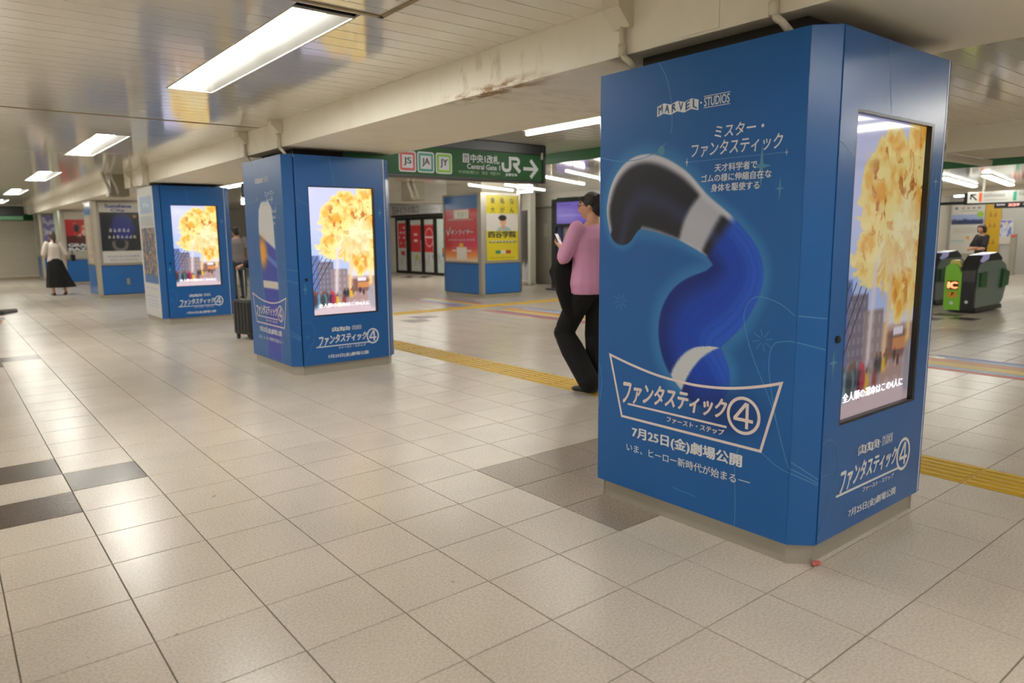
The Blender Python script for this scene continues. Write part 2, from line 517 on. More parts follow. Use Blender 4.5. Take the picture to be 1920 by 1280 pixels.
# ------------------------------------------------------------------ beams
def beam_mat():
    mt = mat('beam plaster', C(238, 233, 218), 0.55, 0, 0.025, 1.5, 0.03, 20)
    nt = mt.node_tree; N = nt.nodes; L = nt.links; p = N['Principled BSDF']
    src = p.inputs['Base Color'].links[0].from_socket
    g = N.new('ShaderNodeNewGeometry')
    sx = N.new('ShaderNodeSeparateXYZ'); L.new(g.outputs['Position'], sx.inputs[0])
    def band(sock, c, w):
        a = N.new('ShaderNodeMath'); a.operation = 'SUBTRACT'; a.inputs[1].default_value = c; L.new(sock, a.inputs[0])
        b = N.new('ShaderNodeMath'); b.operation = 'ABSOLUTE'; L.new(a.outputs[0], b.inputs[0])
        r = N.new('ShaderNodeMapRange'); r.inputs['From Min'].default_value = w; r.inputs['From Max'].default_value = w*.35
        L.new(b.outputs[0], r.inputs['Value']); return r.outputs['Result']
    def mul(a, b):
        q = N.new('ShaderNodeMath'); q.operation = 'MULTIPLY'; L.new(a, q.inputs[0]); L.new(b, q.inputs[1]); return q.outputs[0]
    def thr(scale, v, lo, hi, det=5):
        mp = N.new('ShaderNodeVectorMath'); mp.operation = 'MULTIPLY'; mp.inputs[1].default_value = v
        L.new(g.outputs['Position'], mp.inputs[0])
        n = N.new('ShaderNodeTexNoise'); n.inputs['Scale'].default_value = scale; n.inputs['Detail'].default_value = det
        n.inputs['Roughness'].default_value = .65
        L.new(mp.outputs[0], n.inputs['Vector'])
        r = N.new('ShaderNodeMapRange'); r.inputs['From Min'].default_value = lo; r.inputs['From Max'].default_value = hi
        L.new(n.outputs['Fac'], r.inputs['Value']); return r.outputs['Result']
    # rust along the lower arris, yellow runs above it, all where the leak was
    zone = band(sx.outputs['Y'], 1.86, .62)
    low = band(sx.outputs['Z'], 2.33, .06)
    nearx = band(sx.outputs['X'], .36, .17)
    rust = mul(mul(mul(zone, low), nearx), thr(7, (1.6, .8, 2.2), .44, .56))
    runs = mul(mul(zone, band(sx.outputs['Z'], 2.44, .16)), thr(3.2, (1, 2.4, .9), .50, .70))
    mott = thr(2.2, (1, 1, .5), .52, .8, 3)
    def over(a, col, f, k):
        s = N.new('ShaderNodeMath'); s.operation = 'MULTIPLY'; s.inputs[1].default_value = k; s.use_clamp = True; L.new(f, s.inputs[0])
        q = N.new('ShaderNodeMix'); q.data_type = 'RGBA'; L.new(s.outputs[0], q.inputs['Factor'])
        L.new(a, q.inputs['A']); q.inputs['B'].default_value = col; return q.outputs['Result']
    c = over(src, C(206, 194, 164), mott, .35)
    c = over(c, C(158, 142, 104), runs, .62)
    c = over(c, C(146, 104, 50), rust, .95)
    L.new(c, p.inputs['Base Color'])
    return mt
M_beam = beam_mat()
BX0, BX1, BZ = 0.345, 1.6, 2.33
beam = struct(MB().bbox(BX0, BX1, -14, 31, BZ, CZ+.02, .006).obj('trim_3', M_beam))
# cover plate with two joints above the nearest pillar
cp = MB().bbox(BX0-.004, BX0, .16, .40, BZ+.012, CZ-.004, .0015)
struct(cp.obj('trim_4', M_beam))
beam2 = struct(MB().bbox(6.7, 8.0, -14, 1.6, 2.32, CZ+.02, .01).obj('trim_5', M_cream))
struct(MB().bbox(6.72, 8.2, 1.605, 1.72, 2.25, 2.32, .006).obj('trim_6', M_cream))
struct(MB().bbox(5.6, 11.2, 14.6, 15.2, 2.28, CZ+.02, .01).obj('trim_7', M_cream))

# green fascia bands hanging under the ceiling in front of the gates
struct(MB().bbox(4.6, 4.66, 1.75, 9, 2.447, CZ, .004).obj('trim_8', M_green))
struct(MB().bbox(10.0, 10.06, -4, 2.9, 2.385, 2.5, .004).obj('trim_9', M_green))
struct(MB().box(10.0, 10.06, -4, 2.9, 2.5, CZ).obj('trim_10', M_cream))

# ------------------------------------------------------------------ walls that close the hall
M_wall = mat('pale wall panel', C(214, 208, 195), 0.4, 0, 0.03, 1.0)
M_shutter = mat('roller shutter', C(204, 197, 178), 0.45, 0.0, 0.04, 2.0)
wall_left = struct(MB().box(-9.2, -9, -14, 31, 0, CZ+.1).obj('wall_left', M_wall))
wall_end = struct(MB().box(-9, 31, 30.6, 30.8, 0, CZ+.1).obj('wall_end', M_wall))
wall_right = struct(MB().box(30.8, 31, -14, 30.6, 0, CZ+.1).obj('wall_right', M_wall))
# closed roller shutter at the far end, under a green band
sh = thing('roller_shutter', 'closed beige roller shutter closing the far end of the hall', 'shutter', (-3.3, 30.5, 0))
me = MB().prism([(0, 0), (0, .098), (-.004, .098), (-.014, .075), (-.014, .02), (-.004, 0)], 'x', -4.2, 3.95).mesh('slat', M_shutter)
for k in range(21): link('slat', me, sh, (0, 0, .02+k*.1))
MB().box(-4.3, 4.05, -.06, .0, 2.12, 2.36).obj('header', M_green, sh)
MB().box(-4.3, 4.05, -.03, .0, 0, .02).obj('bottom_rail', M_steel, sh)
tk = thing('tactile_strip', 'farthest yellow tactile strip running along the foot of the roller shutter', 'tactile paving')
me = MB().box(-.198, .198, -.198, .198, 0, .004).mesh('tactile_tile', M_yellow)
for k in range(12): link('tactile_tile', me, tk, (-4.2+k*.4, 29.9, 0))
hb = thing('hanging_display', 'black hanging display box in front of the green band at the far end', 'display', (-.9, 28.2, 2.07))
MB().bbox(-.75, .95, -.1, .1, .16, .48, .01).obj('housing', M_black, hb)
MB().box(-.3, .9, -.09, .09, .02, .15).obj('lower_sign', mat('pale green', C(96, 150, 110), .4), hb)
for x in (-.5, .7): MB().box(x-.015, x+.015, -.015, .015, .48, CZ-2.07).obj('hanger', M_steel, hb)
# ------------------------------------------------------------------ fluorescent fixtures
M_refl = mat('mirror reflector', C(172, 172, 168), 0.28, 0.9, 0.01)
def trough():
    t = thing('fluorescent_fixture', '', 'ceiling light', (0, 0, 0), 0, 'recessed fixtures of the near hall bay')
    L = 2.5; w = .34
    hs = MB()
    hs.box(0, w, 0, L, .10, .105)
    hs.prism([(0, 0.0), (.006, 0.0), (.10, .10), (.094, .10)], 'y', 0, L)
    hs.prism([(w, 0.0), (w-.006, 0.0), (w-.10, .10), (w-.094, .10)], 'y', 0, L)
    hs.prism([(0, 0), (w, 0), (w-.1, .1), (.1, .1)], 'y', 0, .006)
    hs.prism([(0, 0), (w, 0), (w-.1, .1), (.1, .1)], 'y', L-.006, L)
    hs.obj('reflector', M_refl, t)
    rim = MB()
    rim.box(-.006, .006, -.006, L+.006, -.006, .004).box(w-.006, w+.006, -.006, L+.006, -.006, .004)
    rim.box(.006, w-.006, -.006, .006, -.006, .004).box(.006, w-.006, L-.006, L+.006, -.006, .004)
    rim.obj('rim', M_white, t)
    MB().bbox(.12, .22, L/2-.03, L/2+.03, .03, .10, .004).obj('lamp_holder', M_steel, t)
    for a, b in ((.05, L/2-.035), (L/2+.035, L-.05)):
        tb = MB()
        pts = [(.17+.06*math.cos(q), .035+.034*math.sin(q)) for q in [PI*2*i/12 for i in range(12)]]
        tb.prism(pts, 'y', a, b)
        tb.obj('tube', M_tube, t)
    return t
fx = trough(); fx.location = (FX0, FIX_Y[0][0], CZ+.004)
names = ['big nearest recessed twin tube ceiling light, close to the leak stained beam', 'second recessed ceiling light from the camera, in line with the big one',
         'third recessed ceiling light down the near bay', 'fourth recessed ceiling light, small and far down the hall', 'farthest recessed ceiling light, near the black hanging display']
fx['label'] = names[0]
for k in range(1, 5): dup(fx, (FX0, FIX_Y[k][0], CZ+.004), names[k])

# unseen copies of the fixtures, added behind the viewer and aside for brightness
for k_ in (1, 2): dup(fx, (FX0, FIX_Y[0][0]-5.6*k_, CZ-.115), ('added recessed ceiling light of the near bay, unseen behind the viewer', 'added ceiling light of the near bay, unseen far behind the viewer')[k_-1])
for x in (-6.0, -8.0):
    for k in range(-2, 5):
        dup(fx, (x, 1.78+5.6*k, CZ-.115), '%s added ceiling light of the %s row outside the picture' % (('rearmost', 'nearest', 'second', 'third', 'fourth', 'fifth', 'sixth')[k+2], 'inner' if x > -7 else 'outer'), 'added ceiling lights of the bays outside the picture')

def batten(L):
    t = thing('batten_light', '', 'ceiling light', (0, 0, 0))
    MB().bbox(-.05, .05, 0, L, -.028, 0, .004).obj('housing', M_white, t)
    h = L/2
    for a, b in ((.03, h-.02), (h+.02, L-.03)):
        n = 10; path = [(0, a, -.052), (0, a+.012, -.052), (0, b-.012, -.052), (0, b, -.052)]
        MB().tube(path, [.017, .026, .026, .017], n).obj('tube', M_tubeB, t)
    for a in (.015, h, L-.015): MB().bbox(-.02, .02, a-.014, a+.014, -.08, -.028, .003).obj('socket', M_white, t)
    return t
b0 = batten(2.5)
spots = [((2.72, 1.86, CZ), 0, 'long bare tube light showing between the beam and the nearest advert pillar'),
         ((2.72, 7.5, CZ-.004), 0, 'bare tube light behind the second screen pillar, glinting over its top'),
         ((2.72, 13.1, CZ-.004), 0, 'bare tube light behind the third screen pillar, glinting over its top'),
         ((2.72, -4.1, CZ-.004), 0, 'bare tube light of the second bay, behind the viewer'),
         ((5.46, -3.2, CZ-.004), 0, 'bare tube light mirrored in the nearest screen'),
         ((2.72, -9.7, CZ-.004), 0, 'added bare tube light of the second bay, far behind the viewer'), ((5.46, -8.8, CZ-.004), 0, 'added bare tube light of the third row, far behind the viewer'),  # both added out of view to brighten the near floor and pillar
         ((8.9, -4.0, CZ-.004), 0, 'added bare tube light of the gate concourse, outside the picture'), ((11.8, -1.5, CZ-.004), 0, 'added bare tube light over the gates, outside the picture')]  # both added out of view to lift the concourse light
for k, (l, rz, lb) in enumerate(spots):
    if k == 0: b0.location = l; b0['label'] = lb; b0['group'] = 'bare tube lights of the second bay'
    else: dup(b0, l, lb, 'bare tube lights of the second bay', rz)
# slim angled tubes over the gates
def slim(L, w=.05):
    t = thing('slim_light', '', 'ceiling light')
    MB().bbox(-.02, L+.02, -w*.95, w*.95, -.02, 0, .003).obj('housing', M_white, t)
    MB().prism([(w*math.cos(q)*.8, -.035+.02*math.sin(q)) for q in [PI*2*i/10 for i in range(10)]], 'x', 0, L).obj('tube', M_tubeC, t)
    if w < .05: MB().box(.3, .31, -.005, .005, 0, .137).box(L-.31, L-.3, -.005, .005, 0, .137).obj('hanger', M_steel, t)
    return t
s0 = slim(2.1, .02)
A1 = math.atan2(1.0, 1.95)
sp = [((5.34, 6.52), 'slim tube light beside the pink shirted person, nearest of the angled row'), ((5.85, 7.60), 'second slim angled tube light to come out past the green hanging sign'),
      ((6.45, 9.47), 'slim angled tube light low under the right end of the green sign'), ((5.88, 9.90), 'slim angled tube light under the lettering of the green sign')]
for k, (l, lb) in enumerate(sp):
    if k == 0: s0.location = (l[0], l[1], 2.448); s0.rotation_euler = (0, 0, A1); s0['label'] = lb; s0['group'] = 'slim angled lights over the concourse'
    else: dup(s0, (l[0], l[1], 2.448), lb, 'slim angled lights over the concourse', A1)
g0 = slim(4.2, .10); A2 = math.atan2(.85, 4.4)
g0.location = (14.6, 4.62, CZ-.004); g0.rotation_euler = (0, 0, A2); g0['label'] = 'wide gate light directly above the white sign arrow'; g0['group'] = 'wide lights over the ticket gates'
dup(g0, (14.8, 3.86, CZ-.004), 'wide gate light above the far end of the white hanging sign', 'wide lights over the ticket gates', A2)
dup(g0, (14.8, 1.5, CZ-.004), 'wide gate light hidden past the picture edge', 'wide lights over the ticket gates', A2)

# ------------------------------------------------------------------ cable conduits on the beam face
def conduit(y, label, bend=.10, zb=2.25):
    t = thing('conduit', label, 'conduit', (BX0, y, 0), 0, 'cable conduits on the beam')
    b = MB(); b.prism([(-.11, CZ-.002), (0, CZ-.002), (0, CZ-.13), (-.03, CZ-.13), (-.11, CZ-.05)], 'y', -.055, .055)
    b.obj('junction_cover', M_cream, t)
    c = [(-.022, 0, CZ-.125), (-.022, 0, BZ+.01), (-.018, -.008, BZ-.012), (-.004, -.03, BZ-.035), (.015, -.06, zb)]
    MB().tube(c, .016, 10).obj('pipe', M_cream, t, True)
    MB().tube([(-.022, 0, BZ+.05), (-.022, 0, BZ-.005)], .021, 10).obj('coupling', M_cream, t, True)
    return t
conduit(.72, 'cream conduit over the far edge of the nearest blue poster face')
conduit(-.12, 'cream conduit over the near corner of the nearest advert pillar')
conduit(6.35, 'thin conduit over the far edge of the second screen pillar')
conduit(5.35, 'thin conduit over the near corner of the second screen pillar')
conduit(12.3, 'thin conduit over the far edge of the third screen pillar')
rc = thing('cable_cover', 'broad boxed cable cover running down the beam over the third screen pillar', 'cable cover', (BX0, 11.05, 0))
MB().bbox(-.10, 0, 0, .22, BZ-.03, CZ-.002, .006).obj('casing', M_cream, rc)
MB().bbox(-.11, -.001, -.01, .23, BZ-.05, BZ-.03, .003).obj('end_cap', M_white, rc)
# drain pipes that drop beside the pillars
def drains(x, y, label):
    t = thing('drain_pipes', label, 'pipe', (x, y, 0))
    MB().bbox(.04, .34, -.02, .5, 2.20, CZ, .01).obj('bulkhead', mat('dull olive paint', C(150, 142, 116), .5), t)  # bulkhead in one even olive colour
    for k in (0, .13):
        MB().tube([(-.08+k, 0, CZ), (-.06+k, 0, 2.5), (.0+k, 0, 2.36), (.02+k, 0, 2.26), (.02+k, 0, 2.21)], .032, 10).obj('pipe', M_white, t, True)
        MB().tube([(.02+k, 0, 2.25), (.02+k, 0, 2.20)], .038, 10).obj('collar', M_steel, t, True)
    return t
drains(.08, 13.0, 'pair of pale drain pipes bending down beside a bulkhead past the third screen pillar')
drains(5.75, 11.9, 'pair of pale drain pipes bending down above the ticket office sign')

# unseen tube lights, most added to brighten the ticket office and concourse
for l, lb in (((9.4, 17.0, CZ-.004), 'added bare tube light in front of the ticket office, behind the beam'),
              ((22.3, 5.4, CZ-.004), 'added bare tube light behind the downstand over the poster wall'), ((22.3, 1.5, CZ-.004), 'added bare tube light over the information counter'), ((9.6, 12.3, CZ-.004), 'added bare tube light over the grey service door'),
              ((7.4, 16.4, CZ-.004), 'added bare tube light close behind the cross beam over the yellow poster pillar'), ((7.5, 2.0, CZ-.004), 'added bare tube light hidden behind the nearest advert pillar'), ((9.4, 4.6, CZ-.004), 'added bare tube light farther behind the nearest advert pillar'), ((9.7, 7.4, CZ-.004), 'added bare tube light farthest behind the nearest advert pillar, by the screen stand'), ((8.3, 6.2, CZ-.004), 'added bare tube light above the guide lines, behind the nearest advert pillar'),
              ((4.25, 1.9, CZ-.004), 'added bare tube light before the green fascia, behind the nearest advert pillar'), ((3.6, 6.3, CZ-.004), 'added bare tube light hidden above the green hanging sign'), ((5.55, 7.5, CZ-.004), 'added bare tube light hidden past the green hanging sign, nearer the gates'),
              ((23.7, 5.2, CZ-.004), 'added bare tube light closest to the yellow lettered strip'), ((23.7, 2.2, CZ-.004), 'added bare tube light closest to the white counter'), ((21.0, 4.4, CZ-.004), 'added bare tube light just past the downstand beyond the gates'),
              ((8.2, 15.4, CZ-.004), 'added bare tube light just past the cross beam, third from the ticket office'), ((10.0, 15.4, CZ-.004), 'added bare tube light just past the cross beam, nearest the ticket office'), ((-3.2, 25.4, CZ-.004), 'added bare tube light lighting the roller shutter, outside the picture'), ((-5.2, 26.4, CZ-.004), 'added bare tube light lighting the far end of the roller shutter, outside the picture'),
              ((10.6, 17.0, CZ-.004), 'added bare tube light nearest the glass doors of the ticket office'),
              ((5.6, 20.0, CZ-.004), 'bare tube light behind the third screen pillar, far bay'), ((2.72, 18.7, CZ-.004), 'bare tube light of the second bay beside the dark blue poster pillar')):
    dup(b0, l, lb, 'bare tube lights of the inner concourse')
# ------------------------------------------------------------------ advertising pillars with screens
HX, HY, CH, ZB, ZT = 0.603, 0.655, 0.086, 0.098, 2.236
M_blue = mat('blue wrap', C(32, 92, 160), 0.27, 0, 0.015, 30, 0.0, 60, 0.0, 0, 0.36)
M_blue_mat = mat('blue wrap face', C(28, 90, 162), 0.42, 0, 0.015, 30)
M_line = mat('pale blue print', C(72, 134, 186), 0.4, 0, 0.02)
M_line2 = mat('faint blue print', C(62, 116, 172), 0.4, 0, 0.02)
M_spark = mat('teal print', C(74, 134, 166), 0.4, 0, 0.02)
M_logo = mat('rose white print', C(222, 206, 204), 0.4, 0, 0.02)
M_print = print_mat('poster print', 0.42)
M_print.node_tree.nodes['Principled BSDF'].inputs['Specular IOR Level'].default_value = 0.32
M_gloss = print_mat('glossy poster print', 0.2)
M_scr = print_mat('screen image', 0.08, SCREEN_POWER)
M_scr_dim = print_mat('screen image oblique', 0.05, SCREEN_POWER*0.46)
M_whitepanel = mat('white wrap', C(206, 204, 204), 0.35, 0, 0.01)

FL = Face((-HX, 0, 0), (0, -1, 0), (-1, 0, 0))       # u = -y, seen from the hall
FF = Face((0, -HY, 0), (1, 0, 0), (0, -1, 0))        # u = x, the screen side

def explosion(x, y):
    """generic street scene with a fireball"""
    n = fbm(x*1.0, y*1.9, 4, 3, 5); n2 = fbm(x, y*1.9, 9, 11, 4); n3 = fbm(x+.3*n, y*1.9+.3*n2, 14, 5, 4)
    c = flat(x, rgb(206, 208, 248)); c = mixc(c, rgb(184, 200, 244), sst(.75, .5, y))
    # towers and frontages
    def bld(a, b, top, col, wcol, fx, fz):
        nonlocal c
        msk = inbox(x, y, a, b, .08, top, .008)
        c = mixc(c, rgb(*col), msk)
        win = msk*((np.sin(x*fx) > .1)*(np.sin(y*fz) > -.2))
        c = mixc(c, rgb(*wcol), win*.28)
    bld(-.1, .13, .47, (96, 116, 170), (150, 170, 210), 130, 170)
    bld(.10, .34, .42, (120, 112, 128), (196, 190, 200), 110, 150)
    bld(.30, .56, .36, (150, 132, 134), (216, 200, 200), 90, 120)
    for k in range(6):                                    # girders
        ln = np.abs((y-.16-.07*k)-(x*.9)) < .006
        c = mixc(c, rgb(40, 44, 84), (ln & (x < .34) & (y < .46)).astype(float)*.9)
    bld(.56, 1.1, .31, (176, 142, 136), (224, 206, 204), 50, 90)
    c = mixc(c, rgb(226, 222, 238), inbox(x, y, .62, 1.1, .295, .35, .012))
    c = mixc(c, rgb(120, 80, 72), inbox(x, y, .60, .94, .17, .27, .01)*.75)
    c = mixc(c, rgb(226, 150, 84), inbox(x, y, .72, .98, .2, .245, .006)*.8)
    c = mixc(c, rgb(236, 228, 240), inbox(x, y, .72, .86, .255, .285, .006))
    # fireball
    def fb(cx, cy, rx, ry):
        return 1-np.sqrt(((x-cx)/rx)**2+((y-cy)/ry)**2)
    d = np.maximum.reduce([fb(.62, .80, .42, .18), fb(.50, .66, .36, .17), fb(.78, .62, .40, .30), fb(.40, .55, .30, .12), fb(.92, .86, .30, .16), fb(.80, .46, .26, .16)])
    e = d+(n-.5)*.55+(n3-.5)*.45
    m = sst(-.02, .07, e)
    fire = flat(x, rgb(244, 176, 66))
    fire = mixc(fire, rgb(255, 232, 150), sst(.35, .75, n2+.2*e))
    fire = mixc(fire, rgb(214, 118, 34), sst(.46, .32, n3)*(.65))
    fire = mixc(fire, rgb(150, 70, 24), sst(.36, .26, n3)*sst(.55, .8, y)*.6)
    hot = np.maximum(fb(.60, .55, .34, .12), fb(.80, .62, .3, .2))+(n-.5)*.5
    fire = mixc(fire, rgb(255, 244, 200), sst(.05, .6, hot)*(.45+.5*n2))
    fire = mixc(fire, rgb(255, 240, 170), sst(.0, .15, m)*(1-sst(.1, .3, e))*.7)
    c = c*(1-m[..., None])+fire*m[..., None]
    # falling trails
    for a, w, z0, col in ((.40, .03, .15, (236, 218, 224)), (.62, .035, .12, (250, 214, 160)), (.95, .03, .2, (255, 226, 150)), (.52, .012, .38, (255, 190, 90))):
        t = np.exp(-((x-a-(y-.3)*.10+.02*n)/w)**2)*sst(z0, z0+.04, y)*(1-sst(.5, .56, y))
        c = mixc(c, rgb(*col), t*.85)
    # road and a crowd of blurred figures
    c = mixc(c, rgb(214, 190, 196), sst(.12, .07, y+.02*n2)*1.0)
    r = np.random.RandomState(4)
    cols = [(176, 50, 74), (70, 48, 56), (44, 44, 62), (120, 96, 64), (96, 170, 204), (226, 178, 60), (60, 60, 60), (150, 60, 60)]
    for k in range(26):
        px = r.rand()**1.9*1.0; sz = .05*(1.3-px); py = .10+.03*r.rand()+.05*(px > .5)
        col = rgb(*cols[k % 8])
        b = sst(1.35, .45, np.sqrt(((x-px)/(sz*.85))**2+((y-py)/(sz*.95))**2))
        h = sst(1.3, .5, np.sqrt(((x-px)/(sz*.36))**2+((y-py-sz*.95)/(sz*.26))**2))
        c = mixc(c, col, b*.92); c = mixc(c, rgb(120, 84, 70) if k % 3 else rgb(200, 60, 80), h*.9)
    b = sst(1.0, .7, np.sqrt(((x-.98)/.12)**2+((y-.13)/.12)**2)); c = mixc(c, rgb(170, 164, 172), b*.9)
    return c

def artwork_a(x, y):
    """generic sweeping abstract form in black, white and royal blue on a blue ground"""
    U = x*1.14-.82+.0; Zz = y*2.138+.098                 # metres on the face: U = -world y
    U = U                                                # -0.82 .. 0.32
    g = fbm(x*3, y*6, 5, 8, 3)
    base = flat(x, rgb(30, 92, 160))*(0.985+.03*g[..., None])
    path = np.array([(-.66, 1.47), (-.63, 1.57), (-.54, 1.64), (-.38, 1.60), (-.22, 1.51), (-.05, 1.40), (.03, 1.27), (-.05, 1.14), (-.20, 1.03), (-.22, .90), (-.14, .78)])
    w = np.array([.09, .14, .18, .165, .125, .11, .125, .155, .19, .175, .15])
    P = np.array(spline([tuple(p)+(q,) for p, q in zip(path, w)], 30))
    d = np.full(x.shape, 9.0); k = np.zeros(x.shape); sd = np.zeros(x.shape)
    for i in range(len(P)-1):
        a = P[i]; b = P[i+1]; e = b[:2]-a[:2]; l2 = e@e+1e-9
        t = np.clip(((U-a[0])*e[0]+(Zz-a[1])*e[1])/l2, 0, 1)
        dx = U-a[0]-t*e[0]; dz = Zz-a[1]-t*e[1]; r = a[2]+t*(b[2]-a[2])
        q = np.sqrt(dx*dx+dz*dz)/r
        s = (e[0]*dz-e[1]*dx)/np.sqrt(l2)/r
        u = q < d
        d = np.where(u, q, d); k = np.where(u, (i+t)/(len(P)-1), k); sd = np.where(u, s, sd)
    glow = sst(1.5, .95, d)
    base = mixc(base, rgb(70, 142, 196), glow*.55)
    m = sst(1.03, .97, d)
    ink = flat(x, rgb(30, 32, 44))
    ink = mixc(ink, rgb(58, 66, 112), sst(.5, .0, np.abs(sd+.15))*.5); ink = mixc(ink, rgb(150, 152, 170), sst(-.86, -.97, sd)*.8)
    rim = sst(.66, .9, sd)*sst(.62, .5, k)
    ink = mixc(ink, rgb(196, 196, 208), rim)
    band = sst(.02, .0, np.abs(k-.42)-.03); ink = mixc(ink, rgb(188, 190, 204), band*.9)
    blue = flat(x, rgb(22, 66, 178)); blue = mixc(blue, rgb(14, 40, 120), sst(-.2, -.95, sd)); blue = mixc(blue, rgb(38, 92, 206), sst(.1, .6, sd)*.8)
    rib = (np.sin(sd*26+2*g) > .55)*.18; blue = mixc(blue, rgb(16, 48, 140), rib)
    blue = mixc(blue, rgb(196, 200, 206), sst(.028, .018, np.abs(k-.93+.02*sd)))
    f = sst(.47, .50, k); ink = ink*(1-f[..., None])+blue*f[..., None]
    base = base*(1-m[..., None])+ink*m[..., None]
    # darker blue fade behind the title plate
    q = sst(1, .2, np.sqrt(((U+.02)/.30)**2+((Zz-.63)/.17)**2)); base = mixc(base, rgb(20, 48, 110), q*.7)
    return base

def artwork_b(x, y):
    """generic upright abstract band, white over royal blue with an orange flare"""
    U = x*1.14-.82; Zz = y*2.138+.098; g = fbm(x*3, y*6, 5, 9, 3)
    c = flat(x, rgb(30, 92, 160))*(0.985+.03*g[..., None])
    w = np.interp(Zz, [.1, .4, .75, 1.0, 1.3, 1.55, 1.72, 1.80], [.19, .20, .21, .22, .225, .22, .19, .10])
    cx = -.16+.03*np.sin(Zz*3)
    q = np.abs(U-cx)/w
    vis = sst(.09, .14, Zz)*(1-sst(1.78, 1.81, Zz))
    c = mixc(c, rgb(70, 142, 196), sst(1.35, .95, q)*.4*vis)
    ink = flat(x, rgb(44, 62, 170)); sl = Zz+.35*(U-cx); ink = mixc(ink, rgb(214, 214, 220), sst(1.36, 1.39, sl)); ink = mixc(ink, rgb(92, 120, 200), inbox(q*0, sl, -1, 1, 1.18, 1.24, .01))
    ink = mixc(ink, rgb(206, 200, 190), inbox(q*0, Zz, -1, 1, .88, .96, .006))
    ink = mixc(ink, rgb(236, 160, 50), sst(.2, .05, np.hypot(U+.34, (Zz-1.26)*.8)))
    m = sst(1.04, .96, q)*vis; c = c*(1-m[..., None])+ink*m[..., None]
    return c

def artwork_c(x, y):
    """white poster: pale blue heading block, dark collage, lines of small print"""
    n = fbm(x*2, y*4, 8, 21, 4); n2 = fbm(x*2, y*4, 16, 31, 3)
    c = flat(x, rgb(206, 206, 208))
    c = mixc(c, rgb(150, 176, 210), inbox(x, y, .12, .9, .80, .93)); c = mixc(c, rgb(206, 220, 236), inbox(x, y, .3, .7, .85, .88)*(n > .45))
    c = mixc(c, rgb(176, 186, 190), inbox(x, y, .1, .92, .70, .78))  # pale band: a glass reflection painted into the poster
    col = mixc(flat(x, rgb(72, 92, 132)), rgb(150, 140, 150), sst(.45, .6, n)); col = mixc(col, rgb(190, 150, 70), sst(.58, .66, n2)); col = mixc(col, rgb(44, 58, 100), sst(.44, .36, n2))
    m = inbox(x, y, .1, .95, .32, .69); c = c*(1-m[..., None])+col*m[..., None]
    c = mixc(c, rgb(60, 110, 170), inbox(x, y, .1, .95, .26, .325))
    for k, z in enumerate((.215, .15, .12, .095, .07)):
        c = mixc(c, rgb(150, 164, 200), inbox(x, y, .15, .85, z, z+.012)*(np.sin(x*70+k) > -.3)*.8)
    return c

mesh_cache = {}
def smudge(face, u0, u1, z0, z1, m, parent, n, lift=.0014):
    """a line of print too small to read: a few strokes per character"""
    mb = MB(); r = random.Random(n*31+int(z0*100)); w = (u1-u0)/n; h = z1-z0
    for k in range(n):
        a = u0+k*w+w*.1; b = a+w*.72
        for q in range(r.choice((2, 2, 3))):
            z = z0+h*(.1+.3*q); rect(mb, face, a+r.random()*w*.1, b-r.random()*w*.1, z, z+h*.14, lift)
        x = a+w*(.2+.3*r.random()); rect(mb, face, x, x+w*.14, z0+h*r.random()*.2, z1, lift)
    return mb.obj('small_print', m, parent)
def oct_poly(hx, hy, c):
    return [(-hx+c, -hy), (hx-c, -hy), (hx, -hy+c), (hx, hy-c), (hx-c, hy), (-hx+c, hy), (-hx, hy-c), (-hx, -hy+c)]

def logo(face, t, u0, u1, z0, z1, full):
    """film title lettering on the screen side"""
    pass

def marvel(face, t, uL, uR, sL, sR, z0, z1, blue_m):
    h = z1-z0; w = (uR-uL)/6; zig = h*.20
    top = []; bot = []
    for k in range(7):
        dz = zig if k % 2 else 0
        u = uL+w*k; top.append((u, z1-zig+dz)); bot.append((u, z0-zig*.3+dz))
    mb = MB()
    for k in range(6): poly(mb, face, [bot[k], bot[k+1], top[k+1], top[k]], .0010)
    mb.obj('logo_plate', M_ink, t)
    for k, ch in enumerate('MARVEL'):
        s0, s1 = bot[k][1]-z0, bot[k+1][1]-z0
        put(ch, face, uL+w*k+w*.20, uL+w*(k+1)-w*.16, z0+h*.12, z1-h*.20, blue_m, t, .02, 0, .0018,
            warp=lambda x, y, u, z, a=s0, b=s1: (u, z+a+(b-a)*x))
    mb = MB()
    r = h*.09; uc = (uR+sL)/2
    poly(mb, face, [(uc+r*math.cos(q*PI/4), (z0+z1)/2+r*math.sin(q*PI/4)) for q in range(8)])
    rect(mb, face, sL, sR, z0+h*.02, z0+h*.07); rect(mb, face, sL, sR, z1-h*.07, z1-h*.02)
    mb.obj('logo_rule', M_ink, t)
    put('STUDIOS', face, sL+.003, sR-.003, z0+h*.14, z1-h*.14, M_ink, t, .012)

